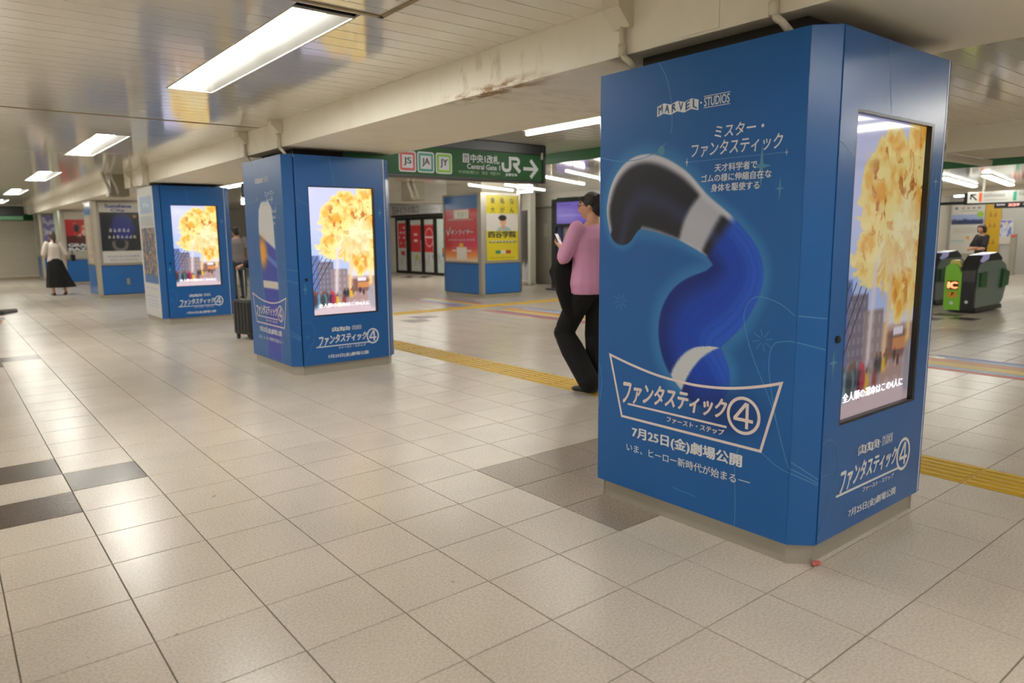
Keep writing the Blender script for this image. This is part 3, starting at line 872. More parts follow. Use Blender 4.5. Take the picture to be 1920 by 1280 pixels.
def title(face, t, u0, u1, z0, z1, m, uc, zc, rx, rz, ul, sub, th):
    """katakana title with the circled numeral and its rule"""
    def warp(x, y, u, z):
        return u, z-(.42*(z1-z0))*(1-x)**4*(1-y)
    put('ファンタスティック', face, u0, u1, z0, z1, m, t, .03, .22, .0016, 'title_lettering', warp)
    mb = MB()
    rect(mb, face, ul[0], ul[1], ul[2]-th*.45, ul[2]+th*.45)
    outer = arc(uc, zc, rx, rz, 0, 360, 40)[:-1]; inner = arc(uc, zc, rx-th*1.25, rz-th*1.25, 0, 360, 40)[:-1]
    mb.add([face.P(a, b, .0014) for a, b in outer]+[face.P(a, b, .0014) for a, b in inner], [(i, (i+1) % 40, 40+(i+1) % 40, 40+i) for i in range(40)])
    mb.obj('title_emblem', m, t)
    # angular numeral
    s = rx
    nb = MB(); w = th*1.15
    ribbon(nb, face, [(uc+.22*s, zc-.66*rz), (uc+.22*s, zc+.60*rz), (uc+.12*s, zc+.62*rz), (uc-.52*s, zc-.20*rz)], w*1.15, .0016)
    ribbon(nb, face, [(uc-.58*s, zc-.22*rz), (uc+.58*s, zc-.22*rz)], w*1.15, .0021)
    nb.obj('title_numeral', m, t)
    put('ファースト・ステップ', face, sub[0], sub[1], sub[2], sub[3], m, t, .025, .1, .0016)

def kiosk(name, label, loc, art, zs, variant):
    t = thing(name, label, 'advertising pillar', loc, 0, 'blue advertising pillars with screens'); t.scale = (1, 1, zs)
    def cached(key, fn):
        if key not in mesh_cache: mesh_cache[key] = fn().data; o = bpy.data.objects
    MB().prism(oct_poly(HX-.03, HY-.03, .075), 'z', 0.0, ZB).obj('plinth', M_steel, t)
    # plinth corner shoes
    cs = MB()
    for sx in (-1, 1):
        for sy in (-1, 1):
            a = .075
            p = [(sx*(HX-.026), sy*(HY-.026-a)), (sx*(HX-.026), sy*(HY-.026-a-.012)), (sx*(HX-.06), sy*(HY-.12)), (sx*(HX-.12), sy*(HY-.06)), (sx*(HX-.026-a-.012), sy*(HY-.026)), (sx*(HX-.026-a), sy*(HY-.026))]
            MB().prism(p, 'z', 0.0, ZB-.002).obj('plinth_corner', M_steel, t)
    MB().box(-.42, .42, -.45, .45, ZT-.05, BZ-.002 if zs == 1 else BZ/zs-.002).obj('column_core', M_dark, t)
    inner = MB().prism(oct_poly(HX-.04, HY-.045, CH-.012), 'z', ZB, ZT-.012).obj('carcass', M_dark, t)
    # corner posts
    for sx, sy in ((-1, -1), (1, -1), (1, 1), (-1, 1)):
        p = [(sx*HX, sy*(HY-CH)), (sx*(HX-CH), sy*HY), (sx*(HX-CH), sy*(HY-.018)), (sx*(HX-.018), sy*(HY-CH))]
        MB().prism(p, 'z', ZB, ZT).obj('corner_post', M_blue, t)
    if variant < 2:
        q2 = math.sqrt(.5); fc = Face((-HX+CH/2, -HY+CH/2, 0), (q2, -q2, 0), (-q2, -q2, 0)); lc = MB(); hw_ = CH*q2-.003
        for qz, (za, zb) in enumerate(((1.095, 1.085), (.985, .955), (.47, .395), (.44, .38), (.42, .37))): ribbon(lc, fc, [(-hw_, za), (0, (za+zb)/2), (hw_, zb)], .0035, .0007+.0001*qz)
        lc.obj('line_print', M_line, t)
    # poster side
    side_m = M_whitepanel if variant == 2 else M_blue_mat
    MB().box(-HX, -HX+.018, -HY+CH+.001, HY-CH-.001, ZB, ZT).obj('poster_panel', side_m, t)
    L0 = -(HY-CH-.001); L1 = HY-CH-.001
    nn = (228, 428) if variant == 0 else (90, 170)
    painted('poster_print', FL, L0, L1, ZB+.001, ZT-.001, nn[0], nn[1], art, M_print, t, .0004)
    # other two sides: plain panels
    MB().box(HX-.018, HX, -HY+CH+.001, HY-CH-.001, ZB, ZT).obj('side_panel', M_blue, t)
    MB().box(-HX+CH+.001, HX-CH-.001, HY-.018, HY, ZB, ZT).obj('rear_panel', M_blue, t)
    # screen door with its opening
    d0, d1 = -HX+CH+.013, HX-CH-.004
    su0, su1, sz0, sz1 = .508-.878, 1.258-.878, .604, 1.934
    dp = MB()
    dp.box(d0, su0, -HY, -HY+.02, ZB, ZT).box(su1, d1, -HY, -HY+.02, ZB, ZT)
    dp.box(su0, su1, -HY, -HY+.02, ZB, sz0).box(su0, su1, -HY, -HY+.02, sz1, ZT)
    dp.obj('screen_door', M_blue, t)
    tr = MB(); tr.box(d1-.018, d1-.008, -HY-.0012, -HY, ZB, ZT); tr.obj('edge_trim', mat('silver edge', C(186, 196, 210), .35, .1), t)
    # recessed bezel and screen
    R = -HY+.026
    bz = MB()
    e = .012
    bz.box(su0, su0+e*.6, -HY+.0005, R, sz0, sz1).box(su1-e*1.8, su1, -HY+.0005, R, sz0, sz1).box(su0+e*.6, su1-e*1.8, -HY+.0005, R, sz0, sz0+e).box(su0+e*.6, su1-e*1.8, -HY+.0005, R, sz1-e, sz1)
    bz.obj('screen_bezel', M_black, t)
    sf = Face((0, R, 0), (1, 0, 0), (0, -1, 0))
    if 'screen' not in mesh_cache:
        o = painted('screen', sf, su0+e*.6, su1-e*1.8, sz0+e, sz1-e, 150, 270, explosion, M_scr, t, 0)
        mesh_cache['screen'] = o.data
    else: o = link('screen', mesh_cache['screen'], t)
    o.material_slots[0].link = 'OBJECT'; o.material_slots[0].material = M_scr_dim if variant == 0 else M_scr
    cap = lamp_mat('caption glow', (0.86, 0.84, 0.92, 1), .8 if variant == 0 else 1.0)
    put('全人類の運命はこの4人に', sf, su0+.066, su1-.085, .688, .732, cap, t, .03, 0, .0012, 'caption')
    # door lock
    MB().tube([(.446-.878, -HY+.001, .99), (.446-.878, -HY-.010, .99)], [.017, .015], 14).obj('lock', M_black, t)
    # print on the screen side
    la = MB()
    ux = lambda X: X-.878
    sparkle(la, FF, ux(.425), .892, .07, .9); sparkle(la, FF, ux(1.316), 1.673, .06, .9)
    la.obj('sparkle_print', M_spark, t)
    la = MB()
    ribbon(la, FF, spline([(ux(.75), ZT-.002), (ux(.79), 2.02), (ux(.81), 1.94)]), .0035, .0009)
    ribbon(la, FF, spline([(d0+.003, 1.80), (ux(.47), 1.76), (ux(.505), 1.74)]), .003, .0009)
    ribbon(la, FF, spline([(d0+.003, .548), (ux(.45), .552), (ux(.50), .50), (ux(.50), .38), (ux(.43), .23), (d0+.004, .12)]), .003, .0009)
    for q in range(0, 180, 45):
        ribbon(la, FF, [(ux(.425)+.035*math.cos(math.radians(q)), .40+.035*math.sin(math.radians(q))), (ux(.425)-.035*math.cos(math.radians(q)), .40-.035*math.sin(math.radians(q)))], .002, .0009)
    la.obj('line_print', M_line2, t)
    marvel(FF, t, ux(.70), ux(.905), ux(.93), ux(1.045), .432, .478, M_inkblue)
    title(FF, t, ux(.545), ux(1.105), .312, .402, M_ink, ux(1.176), .344, .075, .084, (ux(.515), ux(1.13), .281), (ux(.765), ux(1.085), .243, .268), .012)
    put('7月25日(金)劇場公開', FF, ux(.64), ux(1.116), .146, .192, M_ink, t, .022)
    return t

def poster_print_a(t, variant):
    uy = lambda y: -(y-.25)                                  # world y on the nearest pillar -> face u
    F = FL
    marvel(F, t, uy(.445), uy(.207), uy(.179), uy(.040), 1.990, 2.044, M_inkblue)
    if variant == 0:
        put('ミスター・', F, uy(.115), uy(-.130), 1.853, 1.908, M_ink, t, .008, .10)
        put('ファンタスティック', F, uy(.238), uy(-.219), 1.778, 1.842, M_ink, t, .008, .12)
        put('天才科学者で', F, uy(.109), uy(-.105), 1.707, 1.742, M_ink, t, .012)
        put('ゴムの様に伸縮自在な', F, uy(.179), uy(-.174), 1.664, 1.699, M_ink, t, .012)
        put('身体を駆使する', F, uy(.125), uy(-.119), 1.620, 1.655, M_ink, t, .012)
    else:
        put('ヒューマン・', F, uy(.16), uy(-.10), 1.845, 1.90, M_ink, t, .008, .1)
        put('トーチ', F, uy(.12), uy(-.06), 1.775, 1.835, M_ink, t, .008, .1)
        for k in range(3):
            smudge(F, uy(.14-.02*k), uy(-.13+.02*k), 1.67-.06*k, 1.702-.06*k, M_ink, t, 7)
    mb = MB(); rect(mb, F, uy(.255), uy(-.23), 1.7605, 1.763); mb.obj('rule_print', M_line, t)
    mb = MB(); sparkle(mb, F, uy(.263), 1.762, .022); sparkle(mb, F, uy(-.237), 1.7615, .016); mb.obj('rule_star', M_ink, t)
    mb = MB(); sparkle(mb, F, uy(-.125), 1.715, .095, .9); sparkle(mb, F, uy(-.214), 1.618, .05, .8)
    poly(mb, F, arc(uy(.415), 1.828, .02, .023, 0, 360, 16)[:-1]); mb.obj('sparkle_print', M_spark, t)
    mb = MB()
    nl = [0]
    def l(pts, w=.0035):
        nl[0] += 1; ribbon(mb, F, spline(pts, 8), w, .0007+.00004*nl[0])
    l([(uy(.44), 2.232), (uy(.39), 2.15), (uy(.36), 2.03), (uy(.355), 1.94), (uy(.36), 1.90)])
    l([(uy(.816), 1.83), (uy(.68), 1.80), (uy(.55), 1.80), (uy(.43), 1.825)])
    l([(uy(.41), 1.845), (uy(.385), 1.865)])
    l([(uy(-.31), 1.095), (uy(-.24), 1.14), (uy(-.14), 1.165), (uy(-.085), 1.13), (uy(-.07), 1.05), (uy(-.12), .90), (uy(-.22), .70), (uy(-.30), .47)])
    l([(uy(-.315), .985), (uy(-.27), .985), (uy(-.215), .96), (uy(-.20), .86), (uy(-.24), .66), (uy(-.29), .50), (uy(-.315), .44)])
    l([(uy(-.17), .487), (uy(-.25), .44), (uy(-.315), .42)])
    l([(uy(-.06), .102), (uy(-.06), .20), (uy(-.05), .40), (uy(-.07), .48)])
    l([(uy(.30), .185), (uy(.16), .178)], .003)
    l([(uy(.816), .745), (uy(.80), .70), (uy(.795), .62), (uy(.816), .50)])
    for (a, b, r) in ((.666, 1.091, .045), (-.165, .978, .05)):
        for q in range(8):
            c, s = math.cos(q*PI/4+.2), math.sin(q*PI/4+.2)
            l([(uy(a)+.3*r*c, b+.3*r*s), (uy(a)+r*c, b+r*s)], .0025)
    mb.obj('line_print', M_line, t)
    # title plate
    top = spline([(uy(.734), .802), (uy(.57), .765), (uy(.409), .738), (uy(.24), .726), (uy(.152), .7255), (uy(.03), .735), (uy(-.077), .753), (uy(-.18), .778), (uy(-.262), .803)], 6)
    mb = MB(); ribbon(mb, F, top+[(uy(-.177), .484), (uy(.645), .484)], .0125, .0011, True); mb.obj('title_frame', M_logo, t)
    title(F, t, uy(.64), uy(.0), .588, .688, M_logo, uy(-.085), .627, .086, .087, (uy(.605), uy(.0), .557), (uy(.345), uy(.011), .512, .542), .0115)
    put('7月25日(金)劇場公開', F, uy(.573), uy(-.088), .376, .446, M_ink, t, .026)
    put('いま、ヒーロー新時代が始まる', F, uy(.608), uy(-.06), .304, .348, M_ink, t, .008)
    mb = MB(); rect(mb, F, uy(-.072), uy(-.132), .325, .3285); mb.obj('rule_print', M_ink, t)

k1 = kiosk('advertising_pillar', 'nearest blue pillar with a dark reaching swoosh poster and a fireball screen', (.878, .25, 0), artwork_a, 1.0, 0)
poster_print_a(k1, 0)
k2 = kiosk('advertising_pillar', 'second blue pillar with a white and blue upright poster beside a black suitcase', (.908, 5.86, 0), artwork_b, 1.008, 1)
poster_print_a(k2, 1)
k3 = kiosk('advertising_pillar', 'third blue pillar whose poster side is white, past the black suitcase', (.985, 11.64, 0), artwork_c, 1.022, 2)
# scrap of wrapper by the plinth
w = MB(); w.ball((0, 0, .012), .016, .011, .012, 8, 5); w.prism([(.012, -.01), (.034, -.014), (.036, .012), (.012, .01)], 'z', .004, .014)
tag(w.obj('wrapper', mat('red and white wrapper', C(196, 96, 90), .4, 0, .5, 60), None, False, (.372, -.40, 0)), 'crumpled red and white scrap on the floor at the plinth corner', 'litter')

# ------------------------------------------------------------------ steel framed poster pillars
M_bluepanel = mat('blue laminate', C(34, 104, 178), 0.3, 0, 0.02)
M_frame = mat('satin steel frame', C(168, 162, 150), 0.32, 0.75, 0.04, 4)
def post_pillar(name, label, loc, hx, hy, front, side, side_top_blue=.0, zt=2.32, header=None):
    t = thing(name, label, 'poster pillar', loc, 0, 'steel framed poster pillars')
    c = .10
    MB().prism(oct_poly(hx-.02, hy-.02, c-.01), 'z', 0, .085).obj('plinth', M_steel, t)
    MB().box(-hx+.03, hx-.03, -hy+.03, hy-.03, .085, zt-.01).obj('carcass', M_dark, t)
    MB().box(-hx+.1, hx-.1, -hy+.1, hy-.1, zt-.01, CZ+.01 if loc[0] > 3 else BZ).obj('column_core', M_cream, t)
    for sx, sy in ((-1, -1), (1, -1), (1, 1), (-1, 1)):
        p = [(sx*hx, sy*(hy-c)), (sx*(hx-c*.75), sy*(hy-c*.25)), (sx*(hx-c*.25), sy*(hy-c*.75)), (sx*(hx-c), sy*hy), (sx*(hx-c), sy*(hy-.05)), (sx*(hx-.05), sy*(hy-c))]
        p = [(sx*hx, sy*(hy-c)), (sx*(hx-c*.29), sy*(hy-c*.29)), (sx*(hx-c), sy*hy), (sx*(hx-c), sy*(hy-.05)), (sx*(hx-.05), sy*(hy-c))]
        MB().prism(p, 'z', .085, zt).obj('corner_post', M_frame, t)
    # rear and far sides
    MB().box(-hx+c, hx-c, hy-.03, hy-.005, .09, zt).obj('rear_panel', M_bluepanel, t)
    MB().box(hx-.03, hx-.005, -hy+c, hy-c, .09, zt).obj('side_panel', M_bluepanel, t)
    fF = Face((0, -hy, 0), (1, 0, 0), (0, -1, 0)); fL = Face((-hx, 0, 0), (0, -1, 0), (-1, 0, 0))
    # lower panels and steel surround on the two faces in view
    MB().box(-hx+c+.004, hx-c-.004, -hy+.004, -hy+.03, .10, .775).obj('base_panel', M_bluepanel, t)
    MB().box(-hx+.004, -hx+.03, -hy+c+.004, hy-c-.004, .10, .775).obj('base_panel', M_bluepanel, t)
    u0, u1 = -hx+c, hx-c
    fr = MB(); e = .055
    fr.box(u0, u0+e, -hy-.004, -hy+.03, .79, zt).box(u1-e, u1, -hy-.004, -hy+.03, .79, zt).box(u0+e, u1-e, -hy-.004, -hy+.03, .79, .85).box(u0+e, u1-e, -hy-.004, -hy+.03, zt-.05, zt)
    fr.obj('poster_frame', M_frame, t)
    l0, l1 = -hy+c, hy-c
    fr = MB(); e2 = .03
    fr.box(-hx-.004, -hx+.03, l0, l0+e2, .79, zt).box(-hx-.004, -hx+.03, l1-e2, l1, .79, zt).box(-hx-.004, -hx+.03, l0+e2, l1-e2, .79, .83).box(-hx-.004, -hx+.03, l0+e2, l1-e2, zt-.04, zt)
    fr.obj('poster_frame', M_frame, t)
    g = Face((0, -hy+.012, 0), (1, 0, 0), (0, -1, 0))
    painted('poster', g, u0+e, u1-e, .85, zt-.05, 80, 150, front, M_gloss, t, 0)
    gl = Face((-hx+.012, 0, 0), (0, -1, 0), (-1, 0, 0))
    painted('poster', gl, -(l1-e2), -(l0+e2), .83, zt-.04, 40, 120, side, M_gloss, t, 0)
    return t, g, gl, (u0+e, u1-e)

def p4_front(x, y):
    n = fbm(x, y*2, 6, 40, 4)
    c = flat(x, rgb(214, 212, 208))
    d = flat(x, rgb(40, 42, 44)); d = mixc(d, rgb(48, 56, 140), sst(.30, .18, np.hypot((x-.55)*.75, y-.60)+.05*n))
    d = mixc(d, rgb(96, 100, 190), sst(.12, .0, x+.1*n)*sst(.3, .6, y)*.6)
    d = mixc(d, rgb(112, 108, 108), sst(.02, -.02, np.abs(np.hypot((x-.45), (y-.32)*1.5)-.16)-.04)*sst(.4, .34, y))
    d = mixc(d, rgb(190, 130, 40), sst(.05, .03, np.hypot(x-.85, (y-.78)*1.5)))
    m = inbox(x, y, -.1, 1.1, .20, .845); c = c*(1-m[..., None])+d*m[..., None]
    return c
def p4_side(x, y):
    n = fbm(x, y*3, 10, 41, 3)
    c = flat(x, rgb(188, 178, 160)); c = mixc(c, rgb(72, 118, 184), sst(.80, .82, y)*(1-sst(.93, .95, y)))
    return mixc(c, rgb(196, 120, 90), (n > .6)*inbox(x, y, .2, .9, .1, .75)*.6)
def p5_front(x, y):
    n = fbm(x, y*2, 7, 50, 4)
    c = flat(x, rgb(196, 190, 176)); d = flat(x, rgb(196, 44, 44))
    d = mixc(d, rgb(214, 120, 70), sst(.4, .2, np.hypot(x-.7, (y-.6)*1.4)+.2*n)); d = mixc(d, rgb(232, 200, 170), sst(.55, .7, n)*sst(.42, .25, np.hypot(x-.6, y-.62)))
    d = mixc(d, rgb(40, 36, 48), sst(.1, .07, np.hypot(x-.34, y-.64))); d = mixc(d, rgb(60, 34, 30), sst(.50, .44, y)*.75)
    m = inbox(x, y, -.1, 1.1, .30, .83); c = c*(1-m[..., None])+d*m[..., None]
    c = mixc(c, rgb(40, 34, 32), inbox(x, y, -.1, 1.1, .14, .30))
    return mixc(c, rgb(186, 182, 170), inbox(x, y, -.1, 1.1, -.1, .14))
def p6_front(x, y):
    n = fbm(x, y*2, 6, 60, 4)
    c = mixc(flat(x, rgb(130, 128, 176)), rgb(196, 196, 212), sst(.45, .6, n)); return mixc(c, rgb(92, 84, 140), sst(.5, .35, y+.3*n)*.7)
def grey_side(x, y): return flat(x, rgb(150, 160, 140))

pp4, f4, _, (a4, b4) = post_pillar('poster_pillar', 'steel framed pillar with a dark blue poster, first behind the third screen pillar', (1.08, 18.25, 0), .6, .62, p4_front, p4_side)
put('Sunshine', f4, a4+.13, b4-.18, 2.155, 2.245, mat('violet print', C(96, 104, 170), .4), pp4, .03)
put('City', f4, a4+.25, b4-.33, 2.05, 2.14, MATS['violet print'], pp4, .03)
smudge(f4, a4+.17, b4-.25, 1.58, 1.67, M_ink, pp4, 5)
smudge(f4, a4+.14, b4-.12, 1.43, 1.51, M_ink, pp4, 7)
smudge(f4, a4+.1, b4-.1, .98, 1.03, MATS['violet print'], pp4, 11)
smudge(f4, a4+.14, b4-.14, .90, .94, MATS['violet print'], pp4, 12)
MB().bbox(.02, .09, -.626, -.614, .32, .47, .004).obj('outlet_plate', M_frame, pp4)
pp5, f5, _, (a5, b5) = post_pillar('poster_pillar', 'steel framed pillar with a red poster lettered in white, behind the woman', (1.2, 25.0, 0), .6, .62, p5_front, grey_side)
put('GRAND', f5, a5+.03, b5-.02, 1.18, 1.29, M_ink, pp5, .05)
put('BAZAR', f5, a5+.03, b5-.02, 1.05, 1.16, M_ink, pp5, .05)
pp6, f6, _, (a6, b6) = post_pillar('poster_pillar', 'farthest steel framed pillar with a pale violet poster, next to the roller shutter', (1.05, 29.2, 0), .6, .62, p6_front, grey_side)

# pillar with the yellow study poster
def y_front(x, y):
    n = fbm(x, y*2, 8, 70, 3)
    c = flat(x, rgb(206, 190, 30)); m = inbox(x, y, -.1, 1.1, .455, .72)
    c = mixc(c, rgb(206, 202, 196), m)
    c = mixc(c, rgb(150, 176, 178), sst(1, .85, np.sqrt(((x-.55)/.24)**2+((y-.455)/.075)**2))*sst(.452, .458, y))
    c = mixc(c, rgb(196, 150, 122), sst(1.05, .9, np.sqrt(((x-.53)/.07)**2+((y-.515)/.035)**2)))
    c = mixc(c, rgb(206, 160, 132), sst(1.05, .92, np.sqrt(((x-.52)/.105)**2+((y-.60)/.062)**2)))
    c = mixc(c, rgb(34, 28, 26), sst(1.05, .92, np.sqrt(((x-.51)/.13)**2+((y-.655)/.045)**2)))
    for k, cc in enumerate(((44, 120, 90), (210, 206, 190), (170, 60, 50))):
        c = mixc(c, rgb(*cc), inbox(x, y, .28+.16*k, .44+.16*k, .105, .155, .006))
    c = mixc(c, rgb(60, 70, 60), inbox(x, y, .08, .95, .272, .298)*(np.sin(x*60) > -.6))
    return mixc(c, rgb(90, 84, 30), inbox(x, y, .1, .9, .035, .05)*(np.sin(x*90) > -.2)*.7)
def y_side(x, y):
    c = flat(x, rgb(196, 44, 50)); c = mixc(c, rgb(214, 70, 110), sst(.1, .3, x)*sst(.5, .25, y)*.8)
    c = mixc(c, rgb(240, 150, 80), sst(.26, .08, y)); c = mixc(c, rgb(238, 214, 190), sst(.1, .0, y))
    c = mixc(c, rgb(226, 222, 206), inbox(x, y, .28, .74, .655, .79)); c = mixc(c, rgb(150, 170, 140), inbox(x, y, .36, .66, .68, .75)*(np.sin(x*60) > 0)*.7)
    c = mixc(c, rgb(236, 232, 226), inbox(x, y, .36, .66, .03, .22, .01)); c = mixc(c, rgb(230, 190, 60), sst(.07, .055, np.hypot(x-.5, (y-.245)*1.6)))
    c = mixc(c, rgb(236, 232, 226), inbox(x, y, .22, .36, .15, .175, .01)+inbox(x, y, .66, .8, .15, .175, .01))
    return mixc(c, rgb(52, 108, 172), sst(.795, .80, y))
ppy, fy, fyl, (ay, by) = post_pillar('poster_pillar', 'steel framed pillar with a bright yellow poster and a red side poster, out in the concourse', (7.72, 12.0, 0), .62, .80, y_front, y_side, 0, 2.37)
wy = by-ay
for k, row in enumerate(('東私な', '大がん')):
    for q, ch in enumerate(row):
        put(ch, fy, ay+wy*(.14+.3*q), ay+wy*(.28+.3*q), 2.13-.2*k, 2.26-.2*k, M_inkdark, ppy, .01)
put('四谷学院', fy, ay+.06, by-.06, 1.36, 1.52, M_inkdark, ppy, .03)
smudge(fy, ay+.1, by-.1, 1.265, 1.305, M_ink, ppy, 9)
sd0, sd1 = -.66, .66
put('キンライサー', fyl, -.42, .5, 1.44, 1.56, M_ink, ppy, .02, .2)
smudge(fyl, -.52, .52, 1.77, 1.82, M_ink, ppy, 11)
smudge(fyl, -.55, .56, 1.30, 1.345, M_ink, ppy, 12)
mb = MB(); ribbon(mb, fyl, [(-.6, 1.56), (-.54, 1.44), (-.43, 1.62)], .03); mb.obj('check_mark', M_ink, ppy)
# ------------------------------------------------------------------ green hanging sign
M_greensign = mat('lit green sign', C(22, 82, 34), 0.45, 0, 0.02, 6, 0, 60, 0, 0.06, 0.3)
gs = thing('hanging_sign', 'green hanging sign with white lettering and an arrow, pointing to the ticket gates', 'sign', (1.63, 5.40, 0))
SX = 3.92-1.63
MB().bbox(-.6, SX, .004, .24, 2.105, 2.50, .006).obj('cabinet', M_black, gs)
MB().box(-.58, SX-.05, 0, .01, 2.13, 2.455).obj('face_panel', M_greensign, gs)
MB().bbox(-.6, SX, -.012, .24, 2.46, CZ-.002, .006).obj('mounting_rail', M_black, gs)
MB().bbox(SX-.048, SX+.0, -.014, .25, 2.10, 2.57, .004).obj('end_cap', M_black, gs)
MB().bbox(SX-.085, SX-.055, -.02, .0, 2.40, 2.49, .003).obj('latch', M_steel, gs)
FS = Face((0, 0, 0), (1, 0, 0), (0, -1, 0))
def onsign(px):                                   # picture column -> u along the sign (measured once, in metres)
    return px
def badge(u, w, z0, z1, ch, col):
    M = mat('badge '+ch, col, .4)
    def rr(a, b, c, d, r, lift, m, nm):
        mb = MB(); pts = []
        for (cx, cz, q) in ((b-r, d-r, 0), (a+r, d-r, 90), (a+r, c+r, 180), (b-r, c+r, 270)):
            pts += arc(cx, cz, r, r, q, q+90, 6)
        poly(mb, FS, pts, lift); mb.obj(nm, m, gs)
    rr(u, u+w, z0, z1, .03, .0012, M_ink, 'badge_border'); g = .016
    rr(u+g, u+w-g, z0+g, z1-g, .018, .0020, M, 'badge_ring'); g = .043
    rr(u+g, u+w-g, z0+g, z1-g, .004, .0028, M_ink, 'badge_field')
    put(ch, FS, u+w*.27, u+w*.73, z0+w*.30, z1-w*.30, M_inkdark, gs, .02, 0, .0036)
badge(.085, .228, 2.158, 2.392, 'JS', C(196, 66, 50)); badge(.330, .230, 2.158, 2.394, 'JA', C(40, 150, 140)); badge(.580, .230, 2.156, 2.396, 'JY', C(128, 196, 40))
mb = MB(); rect(mb, FS, .968, 1.062, 2.305, 2.41); mb.obj('exit_pictogram', M_ink, gs)
put('出', FS, .985, 1.045, 2.36, 2.40, M_inkdark, gs, .02, 0, .0024); put('口', FS, .99, 1.04, 2.315, 2.35, M_inkdark, gs, .02, 0, .0024)
put('中央1改札', FS, 1.082, 1.525, 2.308, 2.412, M_ink, gs, .02)
put('Central Gate 1', FS, 1.03, 1.535, 2.232, 2.295, M_ink, gs, .015)
M_inkgreen = mat('pale green print', C(150, 180, 146), .4)
put('中央检票口1', FS, .905, 1.20, 2.172, 2.212, M_inkgreen, gs, .01); put('중앙', FS, 1.25, 1.34, 2.172, 2.212, M_inkgreen, gs, .01); put('개찰구1', FS, 1.37, 1.53, 2.172, 2.212, M_inkgreen, gs, .01)
# railway letters: one bent band each
mb = MB(); w = .048
ribbon(mb, FS, [(1.580, 2.335), (1.580, 2.285)]+arc(1.625, 2.285, .045, .045, 180, 270, 8)[1:]+[(1.650, 2.24)]+arc(1.655, 2.282, .042, .042, 270, 360, 8)[1:]+[(1.697, 2.39)]+[(1.697, 2.392), (1.80, 2.392)]+arc(1.80, 2.355, .037, .037, 90, -90, 10)[1:]+[(1.745, 2.318)], w*.85)
ribbon(mb, FS, [(1.757, 2.322), (1.858, 2.226)], w, .0014)
mb.obj('railway_mark', M_ink, gs)
put('JR東日本', FS, 1.62, 1.815, 2.165, 2.208, M_ink, gs, .03)
mb = MB(); ribbon(mb, FS, [(1.915, 2.275), (2.135, 2.275)], .042); ribbon(mb, FS, [(2.035, 2.385), (2.14, 2.277), (2.035, 2.168)], .046, .0014); mb.obj('arrow', M_ink, gs)

# ------------------------------------------------------------------ ticket office front
M_alu = mat('dark aluminium', C(58, 56, 50), .4, .5)
M_glass_white = mat('frosted glass', C(196, 200, 196), .12, 0, .03, 1.5, 0, 60, .4)
struct(MB().box(11.62, 11.8, 16.2, 30.6, 0, CZ+.02).obj('wall_office', M_wall))
so = thing('shop_sign', 'grey lettered sign board above the glass doors with red posters', 'sign', (11.45, 21.0, 2.24))
MB().bbox(0, .17, -2.0, 1.95, -.04, .30, .01).obj('board', mat('sign grey', C(182, 182, 180), .4), so)
MB().box(-.02, .17, -2.05, 2.0, -.12, -.04).obj('bottom_rail', M_alu, so)
FO = Face((0, 0, 0), (0, -1, 0), (-1, 0, 0))
M_inkgrey = mat('grey print', C(96, 98, 94), .4)
put('みどりの窓口', FO, -1.62, .05, .02, .26, M_inkgrey, so, .02); put('TICKET OFFICE', FO, .25, 1.35, .06, .15, mat('pale grey print', C(140, 142, 140), .4), so, .0)
for u in (-1.92, 1.48):
    mb = MB(); rect(mb, FO, u, u+.30, -.0, .28, .002); mb.obj('pictogram', M_inkgrey, so)
    mb = MB(); rect(mb, FO, u+.025, u+.275, .03, .25, .003); mb.obj('pictogram_field', mat('sign grey', C(182, 182, 180)), so)
    mb = MB(); ribbon(mb, FO, arc(u+.15, .12, .07, .06, 60, 400, 14), .03, .004); ribbon(mb, FO, [(u+.12, .19), (u+.19, .235)], .03, .004); mb.obj('pictogram_seat', M_inkgrey, so)
def red_print(k):
    def fn(x, y):
        c = flat(x, rgb(206, 208, 204)); z = y*2.0
        if k < 3:
            c = mixc(c, rgb(206, 64, 70), inbox(x, y, -.1 if k else .1, 1.1 if k else .9, .45 if k == 0 else .38, .95 if k == 0 else .90))
        if k == 0:
            c = mixc(c, rgb(226, 190, 186), inbox(x, y, .15, .85, .5, .92)*((np.sin(y*60) > .3)*(fbm(x, y, 9, 4) > .5))*.8)
            c = mixc(c, rgb(180, 80, 60), inbox(x, y, .35, .8, .31, .39))
        if k == 1:
            for a in (.72, .60): c = mixc(c, rgb(238, 214, 210), inbox(x, y, .3, .62, a-.02, a+.02))
            c = mixc(c, rgb(206, 206, 70), inbox(x, y, .35, .7, .22, .33)*(fbm(x, y, 12, 7) > .42))
        if k == 2:
            q = np.hypot((x-.5)/.42, (y-.66)/.17); c = mixc(c, rgb(232, 190, 186), sst(.08, .03, np.abs(q-1)))
            c = mixc(c, rgb(240, 220, 216), inbox(x, y, .05, 1, .645, .675))
        if k == 3:
            c = mixc(c, rgb(196, 208, 200), np.ones_like(x)); c = mixc(c, rgb(60, 120, 80), inbox(x, y, .55, .75, .55, .6)); c = mixc(c, rgb(196, 90, 60), inbox(x, y, .45, .75, .36, .46)); c = mixc(c, rgb(60, 90, 160), inbox(x, y, .45, .75, .3, .36))
        n = fbm(x*2, y, 10, 80+k)
        c = mixc(c, rgb(120, 122, 124), sst(.55, .7, n)*inbox(x, y, 0, 1, .14, .34, .08)*.55)
        return c
    return fn
dcols = [(22.03, 22.86), (20.95, 21.87), (20.11, 20.88), (19.18, 20.04), (18.3, 19.1)]
